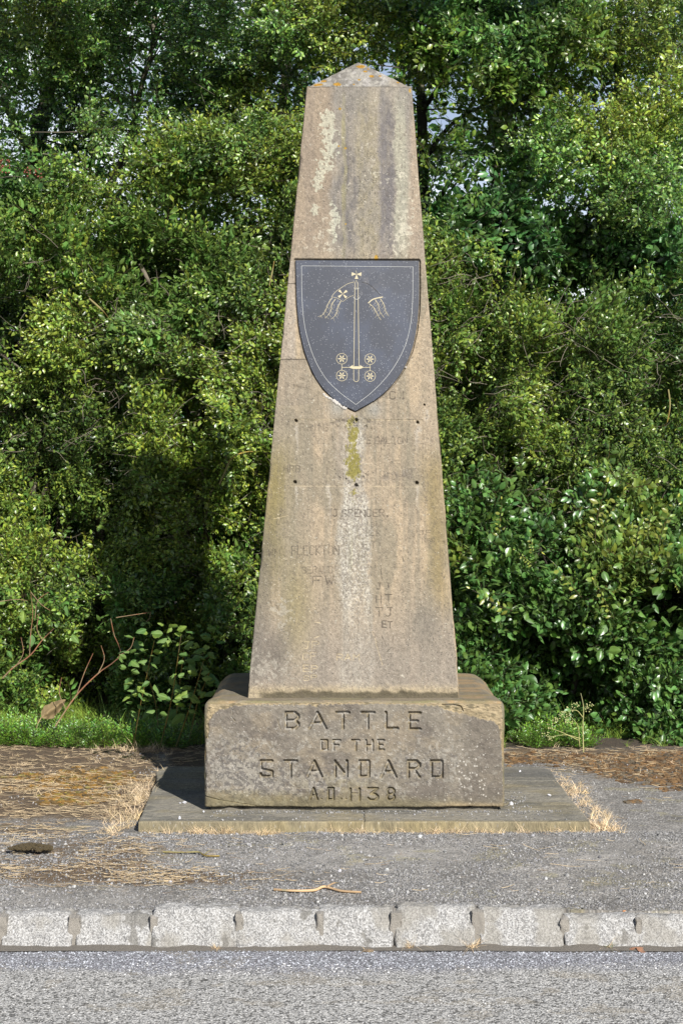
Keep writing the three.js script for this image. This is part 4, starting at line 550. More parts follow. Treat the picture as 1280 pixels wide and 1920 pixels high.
// ---------------------------------------------------------------- hedge, bushes, trees
function sprig({ n, L, W, twig, seed, col, var: vary = 0.5, lw = 0.0016, fold = 0.5, curl = 0.25, young = 0.15, spread = 1.0 }) {
  const r = rng(seed), P = [], C = [], I = [], X = V(1, 0, 0), q = new THREE.Quaternion(), q2 = new THREE.Quaternion(), v = V(0, 0, 0);
  const bend = (t) => V((Math.sin(t * 2.2 + seed) - Math.sin(seed)) * twig * 0.14, t * twig, (Math.cos(t * 2.7 + seed) - Math.cos(seed)) * twig * 0.12);
  for (let i = 0; i < n; i++) {
    const t = i === n - 1 ? 1 : 0.08 + 0.9 * (i / n), o = bend(t), side = i % 2 ? 1 : -1, s = (0.65 + 0.5 * r()) * (i > n - 4 ? 0.8 : 1), l = L * s, w = W * s * (0.85 + 0.3 * r());
    q.setFromEuler(new THREE.Euler((r() - 0.5) * 1.3 * spread, (r() - 0.5) * 1.6 * spread, side * (i === n - 1 ? 0.2 : 0.6 + 0.7 * r()) * -1)); 
    const k = 1 + (r() - 0.5) * 2 * vary, y = i > n - 4 ? young + r() * young : r() * young, hu = (r() - 0.5) * 0.5, c = [col[0] * k * (1 + 1.1 * y + hu), col[1] * k * (1 + 0.5 * y), col[2] * k * (1 - hu)], b = P.length / 3, wb = (r() - 0.5) * w * 0.5;
    for (const [x, yy, z] of [[0, 0, 0], [-w * 0.42, l * 0.3, -fold * w * 0.32], [0, l * 0.34, 0], [w * 0.42, l * 0.3, -fold * w * 0.32], [-w * 0.4, l * 0.62, -fold * w * 0.3 - curl * l * 0.3 + wb], [0, l * 0.66, -curl * l * 0.32], [w * 0.4, l * 0.62, -fold * w * 0.3 - curl * l * 0.3], [0, l, -curl * l]]) { v.set(x, yy + lw * 4, z).applyQuaternion(q).add(o); P.push(v.x, v.y, v.z); C.push(...c); }
    I.push(b, b + 2, b + 1, b, b + 3, b + 2, b + 1, b + 2, b + 4, b + 2, b + 5, b + 4, b + 2, b + 3, b + 5, b + 3, b + 6, b + 5, b + 4, b + 5, b + 7, b + 5, b + 6, b + 7);
  }
  const tw = [0.11, 0.075, 0.04], S = 4; for (let i = 0; i < S; i++) { const a = bend(i / S * 1.0), b2 = bend((i + 1) / S), b = P.length / 3, w = lw * (1 - i / S * 0.6); for (const p of [a, b2]) for (let m = 0; m < 3; m++) { const g = m * 2.094; P.push(p.x + Math.cos(g) * w, p.y, p.z + Math.sin(g) * w); C.push(...tw); } for (let m = 0; m < 3; m++) { const m2 = (m + 1) % 3; I.push(b + m, b + m2, b + 3 + m, b + m2, b + 3 + m2, b + 3 + m); } }
  const g = new THREE.BufferGeometry(); g.setAttribute('position', new THREE.Float32BufferAttribute(P, 3)); g.setAttribute('color', new THREE.Float32BufferAttribute(C, 3)); g.setIndex(I); g.computeVertexNormals(); return g;
}
const GREEN = [0.16, 0.238, 0.045], DEEP = [0.10, 0.198, 0.045];
const small = [1, 2, 3, 4].map((s) => sprig({ n: 15, L: 0.031, W: 0.017, twig: 0.165, seed: s * 5, col: GREEN, young: 0.25 }));
const middle = [1, 2, 3].map((s) => sprig({ n: 10, L: 0.046, W: 0.027, twig: 0.14, seed: s * 9, col: [0.118, 0.198, 0.038], young: 0.2 }));
const broad = [1, 2, 3].map((s) => sprig({ n: 8, L: 0.066, W: 0.040, twig: 0.15, seed: s * 13, col: DEEP, lw: 0.002, curl: 0.3, young: 0.12 }));
const leafMat = new THREE.MeshPhysicalMaterial({ vertexColors: true, roughness: 0.37, transmission: 0.5, thickness: 0, side: THREE.DoubleSide, specularIntensity: 1 });
const upA = V(0, 1, 0), LIT = V(0.15, 0.65, 0.75), mt = new THREE.Matrix4();
function place(p, dir, size, r, jitter = 1.15) {                       // a sprig along dir, its leaves turned to the light
  const y = dir.clone().normalize(), z = LIT.clone().add(V((r() - 0.5) * 2 * jitter, (r() - 0.5) * 2 * jitter, (r() - 0.5) * 2 * jitter)); z.addScaledVector(y, -z.dot(y)).normalize(); const x = y.clone().cross(z);
  return new THREE.Matrix4().makeBasis(x, y, z).scale(V(size, size, size)).setPosition(p);
}
const HZ = CZ + 3.45, hx = (px) => (px - PX) / F * HZ, hy = (py) => EYE - (py - PY) / F * HZ, toPx = (x) => PX + x * F / HZ, toPy = (y) => PY - (y - EYE) * F / HZ;
const hedgeTop = [[-900, 400], [-200, 380], [0, 385], [130, 405], [225, 420], [290, 300], [400, 250], [560, 270], [700, 300], [790, 450], [900, 480], [980, 520], [1060, 600], [1170, 610], [1280, 550], [1500, 500], [2200, 480]];
const hollows = [[70, 905, 150, 85, 0.4], [20, 600, 30, 60, 0.5], [330, 1130, 110, 120, 0.3], [150, 1010, 130, 80, 0.3], [300, 500, 60, 45, 0.7], [350, 740, 50, 35, 0.5], [440, 1000, 60, 90, 0.4], [260, 960, 60, 40, 0.3], [50, 460, 30, 22, 0.5], [960, 1015, 120, 45, 0.7], [1250, 770, 50, 60, 0.7], [1040, 690, 70, 25, 0.4], [880, 760, 30, 60, 0.6], [1000, 560, 60, 30, 0.4], [150, 1300, 110, 60, 0.7], [460, 470, 50, 30, 0.4]];
const hollow = (px, py) => { let h = 0; for (const [a, b, c, d, e] of hollows) h += e * blob(px, py, a, b, c, d); return clamp(h); };
// the shrubs of the front hedge, by their reach along it
const shrubs = [
  { to: 215, label: 'dense small leaved hedge shrub filling the left edge of the photo', at: 60 },
  { to: 470, label: 'yellowish green small leaved hedge shrub between left trunk and obelisk', at: 340 },
  { to: 800, label: 'hedge shrub directly behind the obelisk shaft', at: 640 },
  { to: 1030, label: 'lit small leaved hedge shrub just right of the shield', at: 905 },
  { to: 9999, label: 'small leaved hedge shrub at the right edge above the broad leaved bush', at: 1180 },
].map((s, i) => ({ ...s, lists: [[], [], [], [], []], g: thing('hedge_shrub', s.label, 'hedge shrub', [hx(s.at), 0, -4.0]) }));
{
  const r = rng(101); let made = 0;
  for (let i = 0; i < 120000 && made < 38000; i++) {
    const off = r() < 0.25, x = off ? (r() < 0.5 ? -1 : 1) * (2.2 + r() * 2.2) : (r() * 2 - 1) * 2.2, y = 0.02 + r() * 3.6, px = toPx(x), py = toPy(y), top = along(hedgeTop, px) + (fbm(x * 2.5, 3, 4, 5) - 0.5) * 130;
    if (py < top && r() > Math.exp((py - top) / 22)) continue;
    const inner = r() < 0.25, t = inner ? 0.1 + r() * 1.3 : -Math.log(1 - r() * 0.98) * 0.075, h = hollow(px, py);
    const lobes = (n3(x * 1.7 + 4, y * 1.7, 2.3) - 0.5) * 0.34 + (n3(x * 4.2, y * 4.2, 7.7) - 0.5) * 0.38 + (n3(x * 9, y * 9, 1.7) - 0.5) * 0.26;
    const low = Math.max(0, 1.05 - y) * (px < 620 ? 0.15 : 0.2), z = -3.4 + lobes - 0.75 * h - low - 0.2 * ss(70, 0, py - top) - t;
    if (n3(x * 7.5, y * 7.5, z * 7.5) < (inner ? 0.2 : 0.46) || r() < h * 0.5) continue;
    const dir = V((r() - 0.5) * 1.3 + (n3(x * 3, y * 3, 21.3) - 0.5) * 2.6, 0.4 + (r() - 0.4) * 1.0 + (n3(x * 3, y * 3, 33.3) - 0.5) * 2, 0.75 + (r() - 0.5) * 0.9), kind = fbm(x * 1.1 + 7, y * 1.1, 3, 9), sx = px + (n2(y * 3, 5, 2) - 0.5) * 90, s = shrubs.find((q) => sx < q.to), o = s.g.position, deep = kind > 0.6 && r() < 0.55;
    const yl = fbm(x * 1.8, y * 1.8, 3, 31), k = (0.75 + 0.5 * r()) * lerp(0.8, 1.2, yl), w = ss(0.42, 0.66, yl) * (px < 620 ? 1 : 0.7), c = deep ? [k * 0.95, k * 1.0, k * 1.05] : [k * lerp(0.76, 1.08, w), k * lerp(0.9, 1.12, w), k * lerp(1.05, 1.0, w)];
    s.lists[deep ? 3 : (r() * 3) | 0].push({ m: place(V(x, y, z).sub(o), dir, 0.6 + r() * 0.85, r), c }); made++;
  }
  for (let i = 0; i < 4200; i++) {                                     // leafy lower fringe of the hedge on the left
    const left = r() < 0.5, px = left ? -500 + r() * 640 : 225 + r() * 190, py = 1090 + r() * 300, x = hx(px), y = hy(py), z = -3.15 - r() * 0.45 + (n3(x * 4, y * 4, 3.3) - 0.5) * 0.35; if (n3(x * 4.5, y * 4.5, 9) < 0.40 || y < 0.03) continue;
    const s = shrubs.find((q) => px < q.to), k = 0.7 + 0.6 * r(), q = r() < 0.45; s.lists[q ? 3 : (r() * 3) | 0].push({ m: place(V(x, y, z).sub(s.g.position), V((r() - 0.5) * 1.6, (r() - 0.4) * 1.4, 0.7), 0.75 + r() * 0.5, r), c: [k * 0.85, k, k] });
  }
  for (const s of shrubs) {
    s.lists.forEach((l, k) => l.length && instances('foliage', k === 3 ? middle[0] : k === 4 ? small[3] : small[k], leafMat, l, s.g));
    for (let k = 0; k < 5; k++) { const a = (r() - 0.5) * 0.5, p = [V(a, 0, (r() - 0.5) * 0.3)]; for (let q = 1; q < 5; q++) p.push(V(a + (r() - 0.5) * 0.5 * q * 0.5, q * 0.62, (r() - 0.5) * 0.5)); mesh('stem', tube(p, 0.022, 0.006, 7, 18, 0.4), darkBark, s.g); }
    // bare twig ends that show in the leaves
    const tw = []; for (let k = 0; k < 300; k++) { const x = s.g.position.x + (r() - 0.5) * 1.15, y = 0.3 + r() * 2.6, px = toPx(x), py = toPy(y); if (py < along(hedgeTop, px) || hollow(px, py) > 0.3) continue; const z = -3.4 + (n3(x * 1.7 + 4, y * 1.7, 2.3) - 0.5) * 0.34 + (n3(x * 4.2, y * 4.2, 7.7) - 0.5) * 0.38 - 0.75 * hollow(px, py) - Math.max(0, 1.05 - y) * (px < 620 ? 0.5 : 0.3); const d = V((r() - 0.5) * 2, (r() - 0.4) * 1.4, r() * 0.9 - 0.1).normalize(), l = 0.08 + r() * 0.22, p0 = V(x, y, z + 0.02).sub(s.g.position); tw.push(tube([p0, p0.clone().addScaledVector(d, l * 0.33).add(V((r() - 0.5) * 0.04, (r() - 0.5) * 0.05, 0)), p0.clone().addScaledVector(d, l * 0.7).add(V((r() - 0.5) * 0.05, (r() - 0.5) * 0.06, 0)), p0.clone().addScaledVector(d, l)], 0.0026, 0.0008, 4, 7)); }
    if (tw.length) stuff(mesh('twigs', mergeGeometries(tw), greyBark, s.g));
  }
  const branch = (s, pts, r0, r1, mat) => mesh('branch', tube(pts.map(([px, py, z]) => at(px, py, z).sub(s.g.position)), r0, r1, 7, 16, 0.5), mat, s.g);
  branch(shrubs[1], [[412, 908, -3.1], [424, 880, -3.05], [432, 862, -3.05], [452, 850, -3.1], [480, 846, -3.25]], 0.006, 0.004, yellowBark); branch(shrubs[1], [[270, 1010, -3.65], [285, 1030, -3.6], [284, 1060, -3.6], [270, 1072, -3.7]], 0.006, 0.003, greyBark); branch(shrubs[0], [[180, 1040, -3.8], [200, 1085, -3.75], [212, 1118, -3.75], [243, 1135, -3.75]], 0.012, 0.006, greyBark);
  branch(shrubs[0], [[168, 560, -3.05], [190, 580, -3.02], [208, 602, -3.2]], 0.006, 0.004, yellowBark); branch(shrubs[1], [[505, 535, -3.0], [510, 512, -3.0], [514, 490, -3.15]], 0.004, 0.003, yellowBark); branch(shrubs[4], [[1252, 730, -3.0], [1255, 760, -3.0], [1250, 790, -3.0], [1238, 800, -3.2]], 0.005, 0.003, yellowBark); branch(shrubs[1], [[262, 495, -3.5], [275, 520, -3.5], [288, 548, -3.6]], 0.014, 0.010, greyBark);
}
// broad leaved bush at lower right
{
  const bush = thing('broad_leaved_bush', 'glossy dark green broad leaved bush right of the plinth', 'bush', [hx(1090), 0, -3.0]), o = bush.position, r = rng(131), lists = [[], [], []], front = [];
  const topOf = [[820, 930], [900, 960], [980, 1010], [1060, 1015], [1130, 1000], [1280, 970], [1800, 960]], zOf = (x, y) => -2.5 + (n3(x * 2.3 + 9, y * 2.3, 4.1) - 0.5) * 0.5 + (n3(x * 6, y * 6, 2.2) - 0.5) * 0.34 + 0.45 * Math.max(0, 0.42 - y) - 0.7 * blob(toPx(x), toPy(y), 1060, 1285, 90, 70) - 0.5 * blob(toPx(x), toPy(y), 960, 1190, 40, 40);
  for (let i = 0; i < 15000; i++) {
    const x = hx(830) + r() * 2.6, y = 0.03 + r() * 1.6, px = toPx(x), py = toPy(y), top = along(topOf, px) + (fbm(x * 4, 3, 3, 5) - 0.5) * 110; if (py < top && r() > Math.exp((py - top) / 30)) continue; if (px < 870 && py < 1290 && r() < 0.2) continue;
    const inner = r() < 0.3, t = inner ? r() * 0.8 : -Math.log(1 - r() * 0.98) * 0.08, z = zOf(x, y) - 0.35 * ss(90, 0, py - top) - t; if (n3(x * 5, y * 5, z * 5) < 0.41) continue;
    const dir = V((r() - 0.5) * 1.8, 0.35 + (r() - 0.4) * 1.3, 0.8 + (r() - 0.5)), k = 0.7 + 0.6 * r(), yl = ss(0.5, 0.7, fbm(x * 3, y * 3, 3, 44)) * ss(1180, 1000, py); lists[(r() * 3) | 0].push({ m: place(V(x, y, z).sub(o), dir, 0.6 + r() * 0.5, r, 1.1), c: [k * lerp(0.9, 1.7, yl), k * lerp(1, 1.25, yl), k] });
  }
  lists.forEach((l, k) => instances('foliage', broad[k], leafMat, l, bush));
  const geos = [1, 2, 3, 4].map((s) => leafGeo(0.068, 0.042, 4, 7, 0.45, 0.28, DEEP, s)), mats = [[1, 1, 1], [0.75, 0.85, 0.9], [1.35, 1.2, 1]].map((c) => { const m = leafMat.clone(); m.color.setRGB(...c.map((q) => q * 0.97)); return m; });
  for (let n = 0; n < 290;) { const px = 860 + r() * 440, py = 960 + r() * 440, x = hx(px), y = hy(py); if (py < along(topOf, px) + 20 || blob(px, py, 1060, 1290, 90, 60) > r()) continue; const z = zOf(x, y) + 0.03 + r() * 0.05; const m = mesh('leaf', geos[(r() * 4) | 0], mats[(r() * 3) | 0], bush); m.applyMatrix4(place(V(x, y, z).sub(o), V((r() - 0.5) * 2, (r() - 0.5) * 1.6 - 0.1, 0.5 + r() * 0.5), 0.8 + r() * 0.45, r, 0.7)); n++; }
  const young = sprig({ n: 12, L: 0.05, W: 0.026, twig: 0.34, seed: 4, col: [0.20, 0.28, 0.06], lw: 0.003, young: 0.3, spread: 0.8 });
  for (const [px, py, tx, ty, z] of [[1115, 1020, 1120, 905, -2.37], [1130, 990, 1155, 915, -2.32], [1192, 1030, 1190, 965, -2.32], [1235, 1020, 1255, 930, -2.32], [1215, 1010, 1210, 955, -2.37], [935, 1010, 925, 940, -2.37], [960, 1145, 876, 1118, -2.25], [1090, 1120, 1010, 1060, -2.22], [1000, 1040, 985, 1000, -2.27], [1275, 1110, 1255, 1095, -2.27], [1000, 1060, 960, 1040, -2.27], [1150, 1160, 1100, 1100, -2.25]]) { const a = at(px, py, z), b = at(tx, ty, z + 0.05), d = b.clone().sub(a), m = mesh('shoot', young, leafMat, bush); m.applyMatrix4(place(a.sub(o), d, d.length() / 0.34, r, 0.3)); }
  for (let k = 0; k < 6; k++) { const a = (k - 2.5) * 0.28; mesh('stem', tube([V(a, 0, 0), V(a + (r() - 0.5) * 0.2, 0.5, 0.1), V(a + (r() - 0.5) * 0.5, 1.1, 0.3)], 0.02, 0.006, 6, 10, 0.3), darkBark, bush); }
}
// trees behind the hedge
const skyHoles = [[262, 180, 24, 50, 0.4], [290, 115, 24, 26, 0.5], [285, 290, 32, 45, 0.35], [180, 375, 30, 24, 0.45], [380, 205, 14, 12, 0.8], [465, 255, 14, 12, 0.6], [820, 215, 32, 50, 0.3], [875, 320, 36, 40, 0.5], [845, 260, 25, 60, 0.4], [870, 135, 20, 20, 0.7], [1135, 15, 60, 22, 0.9], [1095, 130, 25, 25, 0.7], [1050, 545, 10, 10, 0.9], [1265, 570, 30, 16, 0.8], [1100, 190, 25, 25, 0.6], [990, 385, 30, 20, 0.6], [1060, 410, 40, 20, 0.5], [1262, 415, 20, 15, 0.6], [920, 250, 25, 35, 0.6], [310, 30, 40, 20, 0.6], [180, 440, 20, 16, 0.5]];
const openSky = (px, py) => { let h = 0; for (const [a, b, c, d, e] of skyHoles) h += e * blob(px, py, a, b, c, d); h += 0.35 * ss(520, 300, py); return clamp(h * 0.85) * ss(0.44, 0.56, fbm(px / 10, py / 10, 2, 91)); };
const treeSpecs = [
  { label: 'tree with thick forking dark trunk at the upper left', trunk: [[60, 1400, -5.25], [62, 700, -5.15], [66, 300, -5.05], [88, 180, -4.95], [104, 60, -4.85], [120, -120, -4.85]], r: [0.075, 0.04], limbs: [[[66, 300, -5.05], [25, 230, -4.95], [0, 160, -4.85], [-30, 60, -4.85]], [[88, 180, -4.95], [130, 120, -4.65], [190, 100, -4.35]]], to: 175, bark: 0 },
  { label: 'slender lichen spotted tree leaning right across the upper left gap', trunk: [[185, 1400, -4.55], [190, 640, -4.45], [196, 440, -4.35], [210, 345, -4.35], [232, 290, -4.35], [250, 235, -4.35], [264, 165, -4.35], [285, 90, -4.35], [290, -10, -4.35], [300, -200, -4.35]], r: [0.028, 0.013], limbs: [[[208, 352, -4.35], [170, 320, -4.25], [120, 295, -4.05], [80, 288, -3.95]], [[205, 360, -4.35], [240, 345, -4.25], [300, 360, -4.15]], [[282, 95, -4.35], [240, 70, -4.15], [215, 85, -4.05]], [[285, 60, -4.35], [330, 90, -4.25], [370, 140, -4.25]]], to: 400, bark: 1 },
  { label: 'tree whose crown hangs just left of the obelisk tip', trunk: [[520, 1400, -5.45], [525, 600, -5.35], [528, 240, -5.25], [540, 90, -5.15], [545, -120, -5.15]], r: [0.05, 0.03], limbs: [[[528, 240, -5.25], [490, 170, -4.85], [450, 150, -4.45]], [[535, 150, -5.15], [600, 80, -4.85], [660, 60, -4.45]]], to: 660, bark: 0 },
  { label: 'dark trunked tree close against the right side of the obelisk', trunk: [[808, 1400, -5.05], [808, 700, -4.95], [800, 460, -4.95], [792, 300, -4.95], [788, 160, -4.95], [775, 40, -4.95], [770, -150, -4.95]], r: [0.05, 0.026], limbs: [[[792, 300, -4.95], [850, 230, -4.75], [930, 185, -4.45]], [[798, 420, -4.95], [850, 330, -4.95], [905, 270, -4.95], [935, 180, -4.85]], [[790, 210, -4.95], [830, 150, -4.75], [880, 60, -4.45]]], to: 890, bark: 0 },
  { label: 'broad green tree filling the upper right above the dark gap', trunk: [[930, 1400, -5.85], [935, 700, -5.75], [930, 330, -5.75], [945, 150, -5.65], [960, -100, -5.65]], r: [0.045, 0.025], limbs: [[[932, 300, -5.75], [990, 200, -5.25], [1040, 130, -4.75]]], to: 1050, bark: 0 },
  { label: 'yellow lichened small leaved tree at the upper right edge', trunk: [[1166, 1400, -4.75], [1163, 620, -4.65], [1161, 545, -4.65], [1165, 430, -4.65], [1150, 300, -4.65], [1160, 120, -4.65], [1170, -150, -4.65]], r: [0.045, 0.025], limbs: [[[1152, 300, -4.65], [1200, 220, -4.25], [1260, 180, -3.95]], [[1160, 350, -4.65], [1100, 280, -4.25], [1060, 250, -3.95]]], to: 1205, bark: 1 },
  { label: 'rightmost pale thin trunked tree behind the hedge', trunk: [[1222, 1400, -5.05], [1218, 620, -4.95], [1214, 540, -4.95], [1222, 430, -4.95], [1240, 250, -4.95], [1250, -100, -4.95]], r: [0.032, 0.02], limbs: [[[1225, 420, -4.95], [1265, 330, -4.65], [1300, 280, -4.35]]], to: 9999, bark: 1 },
].map((s) => ({ ...s, lists: { small: [], middle: [], broad: [] }, g: thing('hedgerow_tree', s.label, 'tree', at(...s.trunk[0]).setY(0).toArray()) }));
// crowns hanging forward: px, py, z, rx, ry (px), count, leaf kind, colour
const crowns = [
  [50, 70, -3.9, 150, 100, 620, 'small', 1.1], [170, 120, -4.2, 130, 70, 420, 'small', 1], [20, 250, -4.1, 90, 90, 240, 'small', 0.9], [60, 340, -3.7, 80, 30, 110, 'middle', 1], [180, 10, -3.9, 120, 60, 330, 'small', 1], [300, 10, -4.2, 110, 45, 200, 'middle', 0.9],
  [420, 90, -3.9, 120, 110, 700, 'small', 1], [540, 50, -3.8, 130, 90, 560, 'small', 1.1], [480, 190, -4.1, 110, 70, 420, 'small', 0.95], [350, 180, -4.4, 60, 80, 170, 'middle', 0.8], [630, 60, -3.9, 120, 80, 460, 'small', 1.05], [520, 260, -3.7, 80, 60, 240, 'small', 1], [140, 250, -4.7, 60, 80, 150, 'middle', 0.8], [420, 300, -3.7, 110, 70, 300, 'small', 1.05],
  [780, 40, -3.9, 130, 80, 540, 'middle', 1.1], [900, 80, -3.8, 130, 100, 620, 'middle', 1.1], [1020, 110, -3.8, 120, 110, 620, 'middle', 1.0], [1000, 20, -4.0, 160, 60, 420, 'middle', 1], [1120, 80, -4.2, 90, 90, 240, 'small', 0.9], [1230, 60, -3.8, 100, 110, 420, 'small', 1], [1110, 290, -3.7, 140, 90, 620, 'small', 1.25], [1240, 230, -3.7, 90, 110, 420, 'small', 1.3], [1200, 370, -3.6, 110, 60, 330, 'small', 1.15], [980, 290, -4.1, 80, 80, 260, 'middle', 1], [940, 200, -4.4, 80, 60, 180, 'middle', 0.85], [820, 120, -4.3, 60, 60, 130, 'small', 0.9], [840, 310, -4.0, 70, 60, 90, 'middle', 1],
  [930, 410, -4.0, 120, 60, 300, 'broad', 0.9], [1040, 470, -4.0, 130, 60, 330, 'broad', 0.85], [1150, 480, -4.1, 120, 50, 260, 'broad', 0.85], [1260, 480, -3.9, 70, 60, 190, 'broad', 1], [1130, 420, -4.3, 110, 40, 160, 'middle', 0.8], [870, 440, -3.8, 60, 50, 130, 'middle', 1],
  [120, -190, -2.9, 170, 90, 520, 'middle', 1], [430, -200, -2.9, 150, 90, 480, 'middle', 1], [830, -210, -3, 130, 80, 380, 'middle', 1], [1100, -230, -3.1, 130, 70, 280, 'middle', 1], [-80, -150, -3, 130, 110, 320, 'middle', 1],
  [250, 240, -3.9, 120, 60, 240, 'small', 0.9], [120, 360, -3.7, 130, 40, 260, 'small', 1], [480, 300, -3.6, 120, 50, 260, 'small', 1], [330, 330, -3.7, 90, 40, 160, 'middle', 0.9],
  [-160, 100, -4.0, 160, 160, 420, 'small', 1], [-330, 250, -4.0, 160, 160, 320, 'small', 1], [1420, 120, -4.0, 150, 160, 420, 'small', 1], [1560, 300, -4.0, 160, 160, 320, 'small', 1],
];
{
  const r = rng(151), add = (x, y, z, kind, k, dark) => { const px = toPx(x), s = treeSpecs.find((q) => px + (n2(y * 2, 8, 4) - 0.5) * 120 < q.to), dir = V((r() - 0.5) * 1.9, (r() - 0.42) * 1.5, dark ? (r() - 0.4) * 1.6 : 0.7 + (r() - 0.5) * 1.2), yl = ss(0.45, 0.65, fbm(x * 1.8, y * 1.8, 3, 71)), b = k * (0.72 + 0.56 * r()); s.lists[kind].push({ m: place(V(x, y, z).sub(s.g.position), dir, 0.6 + 0.8 * r(), r), c: [b * lerp(0.74, 1.08, yl), b * lerp(0.98, 1.08, yl), b * lerp(1.1, 0.85, yl)] }); };
  for (const [px, py, z, rx, ry, n, kind, k] of crowns) for (let i = 0; i < n * 1.3; i++) {
    let a, b, c; do { a = r() * 2 - 1; b = r() * 2 - 1; c = r() * 2 - 1; } while (a * a + b * b + c * c > 1);
    const q = at(px + a * rx, py + b * ry, z), zz = z + c * 0.42 + (n3(q.x * 4, q.y * 4, 3.1) - 0.5) * 0.3; if (n3(q.x * 5, q.y * 5, zz * 5) < 0.36) continue; if (r() < openSky(px + a * rx, py + b * ry) * 0.92) continue; add(q.x, q.y, zz, kind, k, false);
  }
  // the leafy depth behind, thin where the sky shows, and the unseen tops
  for (let i = 0; i < 19000; i++) { const px = -500 + r() * 2300, py = -340 + r() * 1130, z = -4.2 - r() * 2.3, q = at(px, py, z), h = openSky(px, py); if (r() < h || n3(q.x * 2.6, q.y * 2.6, z * 2.6) < 0.3 || (py < -30 && r() < 0.5)) continue; add(q.x, q.y, z, r() < 0.45 ? 'broad' : 'middle', 0.85, true); }
  for (let i = 0; i < 21000; i++) { const px = -400 + r() * 2100, py = 440 + r() * 950, z = -4.3 - r() * 1.9; if (r() < 0.6 * openSky(px, py) || py < along(hedgeTop, px) + 20) continue; const q = at(px, py, z); add(q.x, q.y, z, 'broad', 0.8, true); }
  for (const s of treeSpecs) {
    const o = s.g.position, pt = ([px, py, z]) => at(px, py, z).sub(o), b = s.bark ? greyBark : darkBark, crown = new THREE.Group(); crown.name = 'crown'; s.g.add(crown);
    const T = s.trunk.map(pt); T[0].y = -0.05; mesh('trunk', tube(T, s.r[0], s.r[1], 9, 60, 0.35), b, s.g); s.limbs.forEach((l) => mesh('limb', tube(l.map(pt), s.r[1] * 0.75, s.r[1] * 0.25, 7, 20, 0.4), b, s.g));
    const tw = []; for (let k = 0; k < 34; k++) { const t = 0.35 + r() * 0.6, c = new THREE.CatmullRomCurve3(T).getPoint(t), d = V((r() - 0.5) * 2, (r() - 0.2) * 1.2, (r() - 0.2) * 1.3).normalize(), l = 0.3 + r() * 0.7, e = c.clone().addScaledVector(d, l * 0.5).add(V((r() - 0.5) * 0.1, (r() - 0.5) * 0.1, 0)); tw.push(tube([c, e, c.clone().addScaledVector(d, l).add(V(0, -0.04, 0))], 0.006, 0.0015, 4, 6)); }
    stuff(mesh('twigs', mergeGeometries(tw), b, s.g));
    for (const [k, v] of [['small', small], ['middle', middle], ['broad', broad]]) v.forEach((g, i) => { const l = s.lists[k].filter((_, n) => n % v.length === i); if (l.length) instances('foliage', g, leafMat, l, crown); }); 
  }
}
